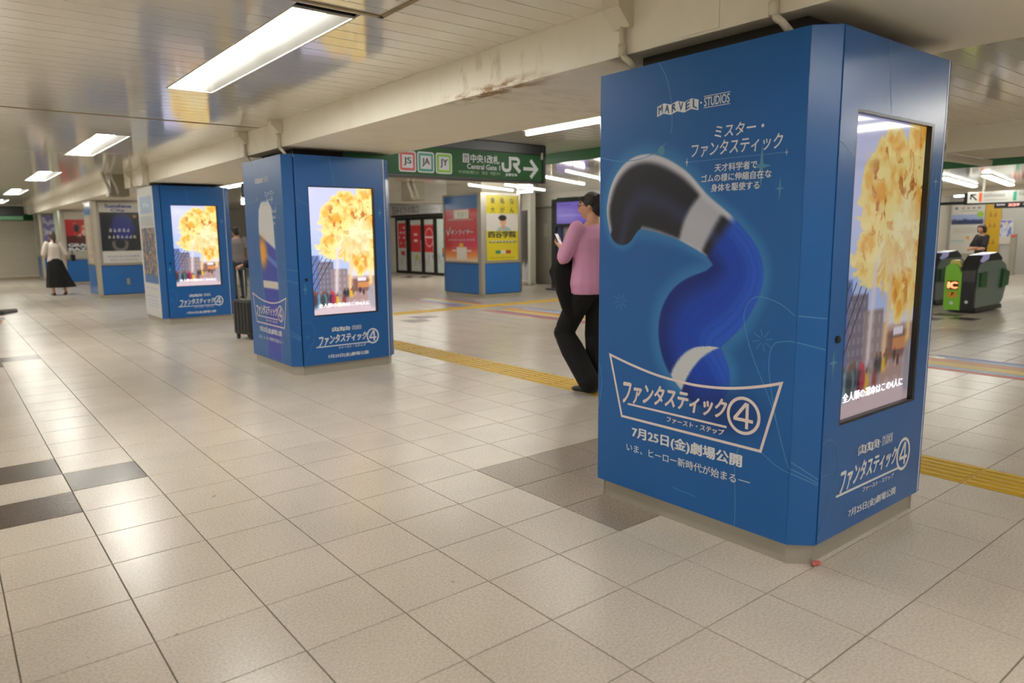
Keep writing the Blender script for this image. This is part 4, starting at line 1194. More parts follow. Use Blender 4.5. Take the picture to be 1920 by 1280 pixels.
for k, (a, b) in enumerate(dcols):
    lab = ['glass office door with a large red lettered poster, beside the second screen pillar', 'glass office door with a plain red poster and a yellow sticker', 'glass office door whose red poster shows a circle', 'pale glass office door with small stickers, beside the yellow poster pillar', 'pale glass office door hidden behind the yellow poster pillar'][k]
    t = thing('sliding_door', lab, 'door', (11.6, (a+b)/2, 0), 0, 'glass doors of the ticket office'); h = (b-a)/2
    fr = MB(); e = .07
    fr.box(-.05, .01, -h-.03, -h+e, .0, 2.1).box(-.05, .01, h-e, h+.03, .0, 2.1).box(-.05, .01, -h+e, h-e, 0, .1).box(-.05, .01, -h+e, h-e, 2.0, 2.1)
    fr.obj('door_frame', M_alu, t)
    fD = Face((-.02, 0, 0), (0, -1, 0), (-1, 0, 0))
    MB().box(-.018, -.006, -h+e, h-e, .1, 2.0).obj('glass_pane', M_glass_white, t)
    painted('poster_film', fD, -h+e, h-e, .1, 2.0, 28, 70, red_print(min(k, 3)), M_gloss, t, 0)
    MB().tube([(-.07, -h+e*.5, .85), (-.07, -h+e*.5, 1.25)], .012, 8).obj('handle', M_steel, t, True)

# ------------------------------------------------------------------ slanted display wall, plain grey door and screen stand
pA, pB = Vector((11.75, 16.1, 0)), Vector((10.79, 13.83, 0))
d = (pB-pA); Lw = d.length; aw = math.atan2(d.y, d.x)
pw = thing('display_wall', 'white slanted wall panel with a black star map poster, past the yellow poster pillar', 'wall panel', pA, aw)
MB().box(0, Lw-.25, 0, .12, 0.05, CZ).obj('panel', M_white, pw)
MB().bbox(Lw-.25, Lw, -.02, .14, 0, CZ, .01).obj('corner_post', M_white, pw)
MB().box(0, Lw, -.015, .1, 0, .06).obj('skirting', M_steel, pw)
FW = Face((0, 0, 0), (1, 0, 0), (0, -1, 0))
def star(x, y):
    n = fbm(x*2, y*2, 6, 90, 3)
    c = flat(x, rgb(52, 48, 48)); c = mixc(c, rgb(200, 200, 204), sst(.26, .16, y+.10*n+.05*(fbm(x*6, y*.3, 6, 92) > .5)-.12*x))
    c = mixc(c, rgb(160, 160, 176), sst(.22, .10, y)*.3)
    r = np.random.RandomState(3); px, py = .1, .62
    for k in range(26):
        a = .08+.80*k/26; b = .62-.30*k/26+.06*r.randn()
        c = mixc(c, rgb(130, 124, 124), sst(.014, .006, np.hypot((x-a), (y-b)*1.1)))
        c = mixc(c, rgb(100, 96, 98), sst(.004, .001, np.abs((y-.62+.30*x)-.03*np.sin(k)))*0.02)
    return c
painted('poster', FW, .02, Lw-.30, .10, 2.12, 60, 100, star, M_gloss, pw, .004)
struct(MB().box(11.42, 11.6, 6.0, 14.6, 0, CZ+.02).obj('wall_door', M_wall))
dr = thing('service_door', 'plain grey metal door with a white notice, right of the slanted display wall', 'door', (11.41, 14.03, 0))
dr['label'] = 'plain grey metal door with a white notice, between the display wall and the screen stand'
M_door = mat('grey door', C(178, 172, 158), .4, 0, .02)
MB().bbox(-.02, .0, -.42, .40, .02, 2.15, .004).obj('leaf', M_door, dr)
fr = MB(); fr.box(-.05, .01, -.50, -.43, 0, 2.22).box(-.05, .01, .41, .52, 0, 2.22).box(-.05, .01, -.50, .52, 2.16, 2.22); fr.obj('door_frame', mat('olive grey frame', C(124, 120, 100), .45), dr)
MB().bbox(-.026, -.021, -.24, -.06, 1.36, 1.74, .001).obj('notice', M_white, dr)
MB().tube([(-.06, -.36, 1.0), (-.06, -.36, 1.22)], .012, 8).obj('handle', M_steel, dr, True)
# screen stand
ks = thing('screen_stand', 'tall dark stand with a glowing purple screen, beside the pink shirted person', 'display stand', (9.95, 11.2, 0))
MB().bbox(-.1, .45, -.75, .95, 0, .05, .01).obj('base_plate', mat('slate base', C(70, 74, 74), .4), ks)
MB().bbox(-.02, .12, .62, .80, .05, 2.31, .006).obj('post', M_black, ks); MB().bbox(-.02, .12, -.75, -.62, .05, 2.31, .006).obj('post', M_black, ks)
MB().bbox(.0, .08, .46, .60, .05, 1.66, .004).obj('blue_upright', mat('violet upright', C(70, 74, 130), .4), ks)
MB().box(.0, .10, -.62, .62, 2.245, 2.34).obj('header', mat('dark green header', C(36, 66, 46), .4), ks)
MB().bbox(-.05, .06, -.66, .62, 1.60, 2.245, .008).obj('screen_housing', M_black, ks)
FK = Face((-.055, 0, 0), (0, -1, 0), (-1, 0, 0))
def purple(x, y):
    c = flat(x, rgb(134, 112, 206)); c = mixc(c, rgb(112, 92, 190), sst(.2, .0, y))
    c = mixc(c, rgb(90, 80, 150), inbox(x, y, .1, .45, .86, .9)*(np.sin(x*110) > -.2)); c = mixc(c, rgb(90, 80, 150), inbox(x, y, .2, .4, .52, .56)*(np.sin(x*90) > 0))
    return mixc(c, rgb(150, 132, 214), inbox(x, y, .05, .95, .3, .45))
painted('screen', FK, -.56, .56, 1.69, 2.22, 40, 24, purple, print_mat('purple screen', .2, .62), ks, 0)
MB().box(.06, .10, -.62, .45, .12, 1.60).obj('back_board', mat('grey board', C(168, 166, 158), .4), ks)
mb = MB(); mb.box(.04, .059, .18, .36, 1.25, 1.55).box(.04, .059, -.05, .12, 1.28, 1.56); mb.obj('notice', M_white, ks)

# ------------------------------------------------------------------ small black speaker between pillars
sp_ = thing('speaker', 'small black box fixed high between the second and third screen pillars', 'speaker', (1.18, 9.0, 2.02))
MB().bbox(-.035, .035, -.06, .06, 0, .2, .008).obj('housing', M_black, sp_); MB().box(-.012, .012, -.012, .012, .2, BZ-2.02).obj('bracket', M_steel, sp_)

# ------------------------------------------------------------------ ticket gates
M_gatebody = mat('gate side grey green', C(126, 146, 136), .35, .1, .04, 3)
M_lime = mat('lime gate front', C(124, 190, 52), .35, 0, .02)
M_gdark = mat('gate black', C(34, 36, 40), .3)
M_flap = mat('green flap', C(44, 100, 58), .4, 0, .03)
gate = thing('ticket_gate', 'nearest green ticket gate cabinet with a lit IC reader', 'ticket gate', (11.42, 2.76, 0), 0, 'automatic ticket gates')
side = [(.07, .10), (1.28, .10), (1.42, .20), (1.55, .50), (1.56, .66), (1.42, .82), (1.15, .90), (.30, .90), (.10, .80), (.06, .66)]
MB().prism(side, 'y', 0, .24).obj('cabinet', M_gatebody, gate)
MB().prism([(.05, .02), (1.34, .02), (1.30, .10), (.05, .10)], 'y', -.02, .42).obj('base', M_gdark, gate)
MB().prism([(.02, .74), (.10, .90), (.26, 1.00), (.95, 1.04), (1.15, .96), (1.22, .90), (.2, .90), (.12, .80)], 'y', -.005, .235).obj('top_cover', M_gdark, gate)
MB().prism([(.125, .905), (.27, 1.006), (.55, 1.022), (.50, .93), (.22, .88)], 'y', -.012, .12).obj('display', lamp_mat('blue display', C(30, 46, 150), .5), gate)
MB().prism([(-.01, .05), (.07, .05), (.07, .74), (.03, .74), (-.01, .66)], 'y', .0, .20).obj('front_post', M_gdark, gate)
MB().prism([(-.015, .55), (.04, .55), (.04, .76), (-.015, .74)], 'y', .0, .2).obj('card_slot', mat('card slot', C(70, 70, 74), .3), gate)
MB().prism([(.0, .66), (.10, .80), (.14, .78), (.06, .62)], 'y', .06, .19).obj('reader_pad', mat('reader pad', C(150, 150, 150), .3), gate)
pts = [(.22, .04)]+[(.22+.0, .82)]
lime = MB(); prof = [(.205, .05), (.44, .05), (.47, .09), (.475, .74)]+arc(.36, .74, .115, .125, 0, 180, 8)[1:]+[(.205, .7)]
lime.prism(prof, 'x', -.02, .06); lime.obj('front_plate', M_lime, gate)
MB().prism([(.24, .80), (.44, .80), (.40, .92), (.28, .92)], 'x', .02, .16).obj('gate_lamp', mat('gate lamp', C(206, 190, 96), .3), gate)
MB().box(.06, 1.0, .25, .43, .10, .74).obj('inner_cabinet', M_gatebody, gate)
FG = Face((-.0205, 0, 0), (0, -1, 0), (-1, 0, 0))
mb = MB(); rect(mb, FG, -.43, -.25, .41, .56, .0006); mb.obj('reader_window', mat('reader window', C(60, 30, 20), .3), gate)
put('IC', FG, -.425, -.255, .425, .545, lamp_mat('orange lamp', C(255, 110, 24), 2.2), gate, .05)
mb = MB(); rect(mb, FG, -.42, -.26, .27, .37); mb.obj('sticker', mat('amber sticker', C(214, 160, 40), .4), gate)
put('P', FG, -.35, -.31, .30, .36, M_inkdark, gate, .03, 0, .003)
mb = MB(); poly(mb, FG, arc(-.34, .17, .03, .03, 0, 360, 14)[:-1]); mb.obj('badge', M_ink, gate)
FG2 = Face((-.0105, 0, 0), (0, -1, 0), (-1, 0, 0)); mb = MB(); poly(mb, FG2, arc(-.11, .20, .028, .028, 0, 360, 14)[:-1]); mb.obj('badge', M_ink, gate)
MB().prism([(.16, .46), (.40, .44), (.40, .72), (.14, .70)], 'y', -.05, -.002).obj('flap', M_flap, gate)
MB().prism([(1.16, .40), (1.48, .44), (1.50, .68), (1.20, .74)], 'y', -.05, -.002).obj('flap', M_flap, gate)
dup(gate, (12.42, 3.78, 0), 'second ticket gate, peeking out from behind the nearest screen pillar')

# ------------------------------------------------------------------ concourse behind the gates
ws = thing('hanging_sign', 'white hanging sign with a black arrow above the ticket gates', 'sign', (18.0, 5.27, 2.10))
MB().bbox(0, .14, -3.2, .02, 0, .275, .006).obj('cabinet', mat('lit white sign', C(186, 186, 178), .45, 0, .02, 6, 0, 60, 0, .04), ws)
MB().box(-.01, .15, -3.2, .05, -.035, 0).obj('bottom_rail', M_black, ws); MB().box(-.01, .15, .02, .10, -.035, .26).obj('end_cap', M_black, ws); MB().box(-.01, .15, .1, 1.0, -.02, .05).obj('arm', M_black, ws)
for y in (-.3, -2.6): MB().box(.05, .09, y-.02, y+.02, .275, CZ-2.1).obj('hanger', M_steel, ws)
FWS = Face((0, 0, 0), (0, -1, 0), (-1, 0, 0))
mb = MB(); ribbon(mb, FWS, [(.19, .07), (.06, .205)], .035); ribbon(mb, FWS, [(.055, .09), (.055, .21), (.17, .21)], .035, .0014); mb.obj('arrow', M_inkdark, ws)
mb = MB(); rect(mb, FWS, .235, .305, .03, .245); mb.obj('platform_block', mat('orange block', C(214, 88, 40), .4), ws)
mb = MB(); rect(mb, FWS, .97, 1.04, .03, .25); mb.obj('line_block', mat('teal block', C(40, 150, 120), .4), ws)
smudge(FWS, .34, .80, .13, .23, M_inkgrey, ws, 14); smudge(FWS, .36, .86, .05, .085, M_inkgrey, ws, 22); smudge(FWS, 1.08, 1.6, .14, .24, M_inkgrey, ws, 12)
struct(MB().box(14.0, 31, 8.4, 8.6, 0, CZ).obj('wall_concourse', M_wall))
struct(MB().box(25.3, 25.5, -8, 8.4, 0, CZ).obj('wall_poster', mat('poster wall', C(178, 176, 172), .35, 0, .02)))
struct(MB().bbox(20.0, 20.1, -8, 8.4, 2.40, CZ, .004).obj('trim_11', M_cream))
pb = thing('poster_board', 'tall white information poster with a landscape photo behind the person in black', 'poster', (25.28, 7.75, 0))
MB().bbox(-.03, .01, -.50, .56, .60, 2.32, .006).obj('frame', M_steel, pb)
def info(x, y):
    n = fbm(x*2, y*2, 6, 101, 4)
    c = flat(x, rgb(204, 200, 194)); m = inbox(x, y, .02, .98, .60, .80)
    ph = mixc(flat(x, rgb(150, 166, 206)), rgb(52, 62, 104), sst(.72, .66, y+.10*n-.05)); ph = mixc(ph, rgb(44, 60, 56), sst(.55, .65, n)*sst(.72, .66, y))
    c = c*(1-m[..., None])+ph*m[..., None]
    c = mixc(c, rgb(150, 190, 70), sst(.11, .095, np.hypot(x-.88, (y-.80)*1.7))); c = mixc(c, rgb(70, 110, 150), sst(.05, .04, np.hypot(x-.15, (y-.93)*1.7)))
    c = mixc(c, rgb(90, 90, 90), inbox(x, y, .32, .9, .92, .94)*(np.sin(x*40) > 0)); c = mixc(c, rgb(70, 110, 80), inbox(x, y, .3, .8, .865, .875))
    c = mixc(c, rgb(206, 150, 60), sst(.5, .6, fbm(x, y, 9, 5))*inbox(x, y, .05, .6, .26, .36)); c = mixc(c, rgb(140, 180, 190), inbox(x, y, .05, .45, .24, .275)*.7)
    return mixc(c, rgb(150, 148, 144), inbox(x, y, .1, .9, .4, .56)*(np.sin(y*160) > .2)*.35)
FPB = Face((-.032, 0, 0), (0, -1, 0), (-1, 0, 0))
painted('poster_print', FPB, -.54, .48, .63, 2.29, 50, 80, info, M_gloss, pb, 0)
ys = thing('column_wrap', 'flat yellow lettered strip between two wall posters', 'poster', (25.28, 7.0, 0)); 
MB().bbox(-.03, .01, -.22, .24, .5, 2.33, .004).obj('board', mat('amber strip', C(196, 156, 36), .4), ys)
smudge(Face((-.031, 0, 0), (0, -1, 0), (-1, 0, 0)), -.14, .12, 1.85, 2.05, mat('ochre print', C(140, 100, 30), .4), ys, 2); smudge(Face((-.031, 0, 0), (0, -1, 0), (-1, 0, 0)), -.14, .12, 1.5, 1.66, MATS['ochre print'], ys, 2); smudge(Face((-.031, 0, 0), (0, -1, 0), (-1, 0, 0)), -.14, .12, .95, 1.1, MATS['ochre print'], ys, 2)
wp = thing('wall_poster', 'white wall poster with blue fountain photo beside the yellow strip', 'poster', (25.28, 6.7, 0))
def fount(x, y):
    n = fbm(x*2, y, 8, 111, 4); c = flat(x, rgb(206, 202, 196)); m = inbox(x, y, .06, .9, .30, .97)
    ph = mixc(flat(x, rgb(206, 208, 220)), rgb(110, 130, 196), sst(.5, .62, n)); ph = mixc(ph, rgb(110, 120, 210), sst(.86, .92, y)); ph = mixc(ph, rgb(214, 196, 150), sst(.12, .05, np.hypot(x-.6, y-.85)))
    return c*(1-m[..., None])+ph*m[..., None]
MB().bbox(-.02, .01, -.30, .22, .96, 1.76, .004).obj('board', M_white, wp)
painted('poster_print', Face((-.021, 0, 0), (0, -1, 0), (-1, 0, 0)), -.22, .30, .96, 1.76, 30, 44, fount, M_gloss, wp, .001)
led = thing('departure_board', 'black electronic board with a red glowing time below the white hanging sign', 'display', (22.0, 5.55, 2.08))
MB().bbox(0, .12, -.75, .42, -.02, .19, .006).obj('housing', M_black, led); MB().box(.04, .08, -.2, -.16, .19, CZ-2.08).obj('hanger', M_steel, led)
FLD = Face((-.001, 0, 0), (0, -1, 0), (-1, 0, 0))
put('5:59', FLD, -.06, .22, .03, .14, lamp_mat('red led', C(255, 90, 70), 1.6), led, .03); smudge(FLD, -.36, -.14, .05, .13, lamp_mat('white led', C(200, 200, 220), .8), led, 4); smudge(FLD, .30, .6, .05, .12, MATS['white led'], led, 5)
ct = thing('counter', 'pale information counter with printed notices beyond the ticket gates', 'counter', (22.5, 4.25, 0))
MB().bbox(0, .8, -3, .62, .0, 1.05, .02).obj('body', M_white, ct); MB().bbox(-.05, .85, -3, .66, 1.05, 1.09, .008).obj('worktop', M_steel, ct)
mb = MB(); mb.box(-.006, 0, .1, .4, .62, .9).box(-.006, 0, -.4, -.1, .60, .86); mb.obj('notice', mat('pale notice', C(150, 148, 140), .4), ct)
pole = thing('help_post', 'slim grey post with a red lamp beside the white wall poster', 'post', (24.2, 6.05, 0))
MB().bbox(-.06, .06, -.08, .08, 0, 1.3, .01).obj('body', M_steel, pole); MB().bbox(-.08, .06, -.06, .06, 1.2, 1.27, .01).obj('lamp', mat('red lamp cover', C(206, 70, 50), .3), pole)
# ------------------------------------------------------------------ people
M_skin = mat('skin', C(206, 156, 128), .5, 0, .03)
M_hair = mat('black hair', C(26, 22, 20), .45, 0, .2, 40, .4, 120)
M_hairb = mat('dark brown hair', C(52, 34, 26), .45, 0, .2, 40, .4, 120)
def remesh(mb, voxel, smooth=6):
    me = mb.mesh('body'); o = bpy.data.objects.new('body', me); COL.objects.link(o)
    r = o.modifiers.new('r', 'REMESH'); r.mode = 'VOXEL'; r.voxel_size = voxel; r.use_smooth_shade = True
    s = o.modifiers.new('s', 'SMOOTH'); s.iterations = smooth; s.factor = .5
    bpy.context.view_layer.update()
    out = bpy.data.meshes.new_from_object(o.evaluated_get(bpy.context.evaluated_depsgraph_get()))
    bpy.data.objects.remove(o); bpy.data.meshes.remove(me)
    out.polygons.foreach_set('use_smooth', [True]*len(out.polygons))
    return out
def loft(mb, rings, n=16):
    """rings: (centre, half width, half depth, side vector)"""
    R_ = []
    cs = [Vector(r[0]) for r in rings]
    for i, r in enumerate(rings):
        t = (cs[min(i+1, len(cs)-1)]-cs[max(i-1, 0)]).normalized()
        s = Vector(r[3] if len(r) > 3 else (1, 0, 0)); s = (s-t*s.dot(t)).normalized(); w = t.cross(s)
        R_.append([cs[i]+s*r[1]*math.cos(2*PI*k/n)+w*r[2]*math.sin(2*PI*k/n) for k in range(n)])
    vs = [v for q in R_ for v in q]; fs = []
    for i in range(len(R_)-1):
        for k in range(n): fs.append((i*n+k, i*n+(k+1) % n, (i+1)*n+(k+1) % n, (i+1)*n+k))
    fs += [tuple(range(n))[::-1], tuple(range((len(R_)-1)*n, len(R_)*n))]
    mb.add(vs, fs)
def limb(mb, pts, rad, n=12):
    """tapered limb, subdivided and rounded at both ends"""
    P = []; Rr = []
    for i in range(len(pts)-1):
        for t in np.linspace(0, 1, 5, endpoint=False):
            P.append(Vector(pts[i]).lerp(Vector(pts[i+1]), float(t))); Rr.append(rad[i]+(rad[i+1]-rad[i])*t)
    P.append(Vector(pts[-1])); Rr.append(rad[-1])
    mb.tube(P, Rr, n)
    for p, r in ((P[0], Rr[0]), (P[-1], Rr[-1])): mb.ball(p, r*.99, n=10, h=6)
    for i in range(1, len(pts)-1): mb.ball(pts[i], rad[i]*1.0, n=10, h=6)
def hand(mb, w, d, nrm, s, curl=.6, flip=1):
    """palm, four fingers of different lengths, thumb leaving the side of the palm"""
    w = Vector(w); d = Vector(d).normalized(); nrm = Vector(nrm); nrm = (nrm-d*nrm.dot(d)).normalized(); sd = d.cross(nrm)*flip
    palm = w+d*.05*s
    loft(mb, [(w-d*.01*s, .026*s, .017*s, sd), (w+d*.03*s, .036*s, .016*s, sd), (w+d*.075*s, .040*s, .014*s, sd), (w+d*.092*s, .036*s, .010*s, sd)], 10)
    for k, (o, L) in enumerate(((-.030, .066), (-.010, .076), (.010, .070), (.029, .054))):
        b = w+d*.085*s+sd*o*s; p = [b-d*.02*s]; a = 0; q = b
        for j, f in enumerate((.42, .32, .26)):
            p.append(q); a += curl*(.55 if j == 0 else .8); q = q+(d*math.cos(a)+nrm*math.sin(a))*L*f*s
        p.append(q); mb.tube(p, [.009*s, .009*s, .0085*s, .008*s, .0065*s], 8); mb.ball(q, .0066*s, n=8, h=5)
    b = w+d*.025*s-sd*.030*s
    p = [b, b+(d*.6-sd*.55+nrm*.35)*.035*s, b+(d*.85-sd*.35+nrm*.6)*.062*s, b+(d*.95-sd*.1+nrm*.75)*.082*s]
    mb.tube(p, [.012*s, .011*s, .0095*s, .0075*s], 8); mb.ball(p[-1], .0076*s, n=8, h=5)

def person(label, loc, rz, H, pose, shirt, legs, hair, woman=False, voxel=.011, hairstyle='short', sleeves=.62, skirt=None, shoes=None, wide=0.0, glasses=False, tail=None):
    s = H/1.72; V = lambda p: Vector(p)*s
    sw = .165 if woman else .19; hw = .088
    J = dict(hipL=(-hw, 0, .90), hipR=(hw, 0, .90), kneeL=(-hw-.01, .02, .48), kneeR=(hw+.01, .02, .48), ankL=(-hw-.01, -.02, .085), ankR=(hw+.01, -.02, .085),
             shL=(-sw, -.01, 1.415), shR=(sw, -.01, 1.415), elL=(-sw-.07, -.03, 1.12), elR=(sw+.07, -.03, 1.12), wrL=(-sw-.06, .06, .88), wrR=(sw+.06, .06, .88),
             toeL=(0, 1, 0), toeR=(0, 1, 0), handL=(0, .15, -1), handR=(0, .15, -1), yaw=0, nod=0, curl=.6, lean=.0)
    J.update(pose); ln = J['lean']
    bd = MB()
    def leg_(mb, e, top=True, infl=0, end=None):
        for S in 'LR':
            h, k, a = V(J['hip'+S]), V(J['knee'+S]), V(J['ank'+S])
            limb(mb, [h, h.lerp(k, .5), k, k.lerp(a, .35), a], [(.086+e)*s, (.074+e)*s, (.054+e+infl*.4)*s, (.055+e+infl)*s, (.036+e+infl*1.5)*s])
    leg_(bd, 0)
    cx = [(0, 0, .86), (0, 0, .95), (0, ln*.2, 1.06), (0, ln*.5+.005, 1.20), (0, ln*.8, 1.33), (0, ln, 1.42), (0, ln, 1.465)]
    wd = [.15, .165, .132 if woman else .145, .145 if woman else .165, .155 if woman else .178, .12 if woman else .14, .06]
    dp = [.10, .112, .092, .105, .108, .075, .055]
    loft(bd, [(V(c), w*s, d_*s) for c, w, d_ in zip(cx, wd, dp)])
    for S, q in (('L', -1), ('R', 1)):
        sh, el, wr = V(J['sh'+S])+Vector((0, ln*s, 0)), V(J['el'+S]), V(J['wr'+S])
        limb(bd, [sh, sh.lerp(el, .4), el, el.lerp(wr, .3), wr], [.052*s, .047*s, .038*s, .040*s, .026*s])
        nr = J.get('palm'+S, (-q, 0, 0))
        hand(bd, wr, V(J['hand'+S]), nr, s*(.92 if woman else 1), J['curl'], q)
    # neck and head
    yw = J['yaw']; Rz_ = Matrix.Rotation(yw, 3, 'Z') @ Matrix.Rotation(-J['nod'], 3, 'X')
    hc = V((0, ln+.02, 1.605)); 
    limb(bd, [V((0, ln-.01, 1.43)), hc+Rz_@V((0, -.02, -.05))], [.054*s, .050*s])
    Hd = lambda x, y, z: hc+Rz_@(Vector((x, y, z))*s)
    hb = MB()
    hb.ball((0, -.012, .018), .074, .094, .094, 20, 14)
    loft(hb, [(Vector((0, .030, .03)), .062, .058), (Vector((0, .036, -.02)), .058, .058), (Vector((0, .040, -.065)), .048, .050), (Vector((0, .050, -.098)), .030, .034), (Vector((0, .054, -.110)), .016, .018)])
    loft(hb, [(Vector((0, .088, .022)), .008, .010), (Vector((0, .104, -.012)), .011, .013), (Vector((0, .108, -.024)), .015, .013), (Vector((0, .098, -.034)), .011, .010)], 10)
    hb.ball((0, .088, -.058), .022, .010, .008, 10, 6); hb.ball((0, .092, .038), .05, .012, .010, 10, 6)
    for q in (-1, 1): hb.ball((q*.076, -.005, -.008), .010, .020, .032, 10, 8); hb.ball((q*.04, .07, -.015), .022, .02, .02, 8, 6)
    bd.add([Hd(*v) for v in hb.v], hb.f)
    for S in 'LR':
        a = V(J['ank'+S]); t = Vector(J['toe'+S]).normalized()
        loft(bd, [(a+Vector((0, 0, .02*s)), .036*s, .036*s, t.cross((0, 0, 1))), (a+t*.02*s-Vector((0, 0, .03*s)), .036*s, .05*s, t.cross((0, 0, 1))), (a+t*.05*s-Vector((0, 0, .055*s)), .034*s, .06*s, t.cross((0, 0, 1)))], 10)
    me = remesh(bd, voxel, 4); me.materials.append(M_skin); me.name = 'person'
    b = link('person', me); b.location = loc; b.rotation_euler = (0, 0, rz); tag(b, label, 'person')
    eyes = mat('eye', C(40, 32, 30), .2)
    for q in (-1, 1):
        e = MB(); e.ball(Hd(q*.031, .082, .006), .011*s, .008*s, .007*s, 10, 6); e.obj('eye', eyes, b, True)
        e = MB(); e.tube([Hd(q*.014, .092, .032), Hd(q*.034, .088, .038), Hd(q*.052, .074, .030)], .0045*s, 6); e.obj('eyebrow', hair, b, True)
    e = MB(); e.tube([Hd(-.022, .091, -.058), Hd(0, .099, -.057), Hd(.022, .091, -.058)], [.003*s, .005*s, .003*s], 6); e.obj('mouth', mat('lips', C(170, 96, 86), .4), b, True)
    # hair
    hm = MB()
    g = MB(); g.ball((0, -.022, .034), .084, .098, .092, 22, 14)
    g.ball((0, -.055, -.020), .074, .062, .075, 16, 10)
    for q in (-1, 1): g.ball((q*.066, -.012, .026), .022, .05, .05, 12, 8)
    for k in range(9):
        a = -1.1+2.2*k/8; g.ball((.062*math.sin(a), .030+.048*math.cos(a), .078-.012*abs(a)), .026, .026, .020, 8, 6)
    if hairstyle == 'bob':
        for q in (-1, 1): loft(g, [(Vector((q*.07, -.01, .06)), .03, .06), (Vector((q*.078, -.015, -.02)), .028, .062), (Vector((q*.07, -.02, -.085)), .02, .05)], 12)
        loft(g, [(Vector((0, -.06, .05)), .078, .055), (Vector((0, -.07, -.04)), .08, .05), (Vector((0, -.062, -.10)), .065, .038)], 14)
    if hairstyle == 'tail':
        loft(g, [(Vector((0, -.09, .01)), .03, .03), (Vector((.01, -.125, -.03)), .03, .028), (Vector((.012, -.118, -.10)), .032, .026), (Vector((.008, -.105, -.17)), .022, .018), (Vector((.0, -.10, -.21)), .008, .008)], 12)
    if hairstyle == 'short':
        g.ball((0, -.062, -.055), .062, .045, .05, 14, 8)
        for k in range(26):
            a = k*2.4; r = .075*math.sqrt(k/26); g.ball((r*math.cos(a), -.025+r*1.2*math.sin(a), .104-1.4*r*r*5), .024, .024, .016, 8, 6)
    hm.add([Hd(*v) for v in g.v], g.f)
    h = link('hair', remesh(hm, .009*s, 3), b); h.data.materials.append(hair)
    # shirt
    sm = MB(); e = .016
    z0 = 0 if not skirt else 2
    loft(sm, [(V(c), (w+e+((.012+wide*2.4) if i < 3 else wide*.7))*s, (d_+e+.004+(wide*2.6 if i < 3 else wide*.5))*s) for i, (c, w, d_) in enumerate(zip(cx, wd, dp)) if i >= 0 and i < 6]+[(V((0, ln, 1.447)), .075*s, .064*s)])
    for S in 'LR':
        sh, el, wr = V(J['sh'+S])+Vector((0, ln*s, 0)), V(J['el'+S]), V(J['wr'+S])
        if sleeves <= 1: limb(sm, [sh, sh.lerp(el, sleeves*.55), sh.lerp(el, sleeves)], [.066*s, .064*s, (.066 if not woman else .07)*s])
        else: limb(sm, [sh, sh.lerp(el, .5), el, el.lerp(wr, sleeves-1)], [.064*s, .07*s, .066*s, .06*s])
    so_ = link('shirt', remesh(sm, voxel, 4), b); so_.data.materials.append(shirt)
    if skirt:
        km = MB(); n = 40; rings = []
        for i, (z, w, d_, ox, oy) in enumerate(skirt):
            amp = .0+.05*i/len(skirt)
            rings.append([Vector((ox+w*math.cos(2*PI*k/n)*(1+amp*math.sin(9*2*PI*k/n)), oy+d_*math.sin(2*PI*k/n)*(1+amp*math.sin(9*2*PI*k/n)), z))*s for k in range(n)])
        vs = [v for r in rings for v in r]; fs = []
        for i in range(len(rings)-1):
            for k in range(n): fs.append((i*n+k, i*n+(k+1) % n, (i+1)*n+(k+1) % n, (i+1)*n+k))
        fs.append(tuple(range(n)))
        km.add(vs, fs); km.obj('skirt', legs, b, True)
    else:
        tm = MB(); leg_(tm, .016+wide, True, .010+wide)
        loft(tm, [(V((0, 0, .82)), .16*s, .115*s), (V((0, 0, .92)), .178*s, .126*s), (V((0, ln*.2, 1.03)), .155*s, .112*s)])
        t_ = link('trousers', remesh(tm, voxel, 4), b); t_.data.materials.append(legs)
    for S in 'LR':
        a = V(J['ank'+S]); t = Vector(J['toe'+S]).normalized(); sd = t.cross((0, 0, 1)); sl = Vector(J.get('sole'+S, (0, 0, -1))).normalized()
        f = MB()
        base = a+sl*.055*s
        loft(f, [(base-t*.075*s, .028*s, .030*s, sd), (base-t*.05*s, .036*s, .040*s, sd), (base+t*.02*s, .040*s, .042*s, sd), (base+t*.09*s, .046*s, .032*s, sd), (base+t*.16*s, .042*s, .026*s, sd), (base+t*.195*s, .022*s, .016*s, sd)], 12)
        if not woman: limb(f, [a+Vector((0, 0, .0)), a+sl*.04*s], [.042*s, .044*s])
        sh_ = link('shoe', remesh(f, .009, 3), b); sh_.data.materials.append(shoes or M_black)
    if glasses:
        gm = MB()
        for q in (-1, 1):
            c = [Hd(q*.034+.021*math.cos(2*PI*k/14), .097, .004+.016*math.sin(2*PI*k/14)) for k in range(15)]
            gm.tube(c, .0022*s, 6, False); gm.tube([Hd(q*.056, .095, .008), Hd(q*.078, .06, .010), Hd(q*.080, -.01, .006)], .002*s, 6)
        gm.tube([Hd(-.013, .099, .007), Hd(.013, .099, .007)], .0022*s, 6); gm.obj('glasses', mat('grey spectacle frame', C(120, 120, 124), .3, .6), b, True)
    return b

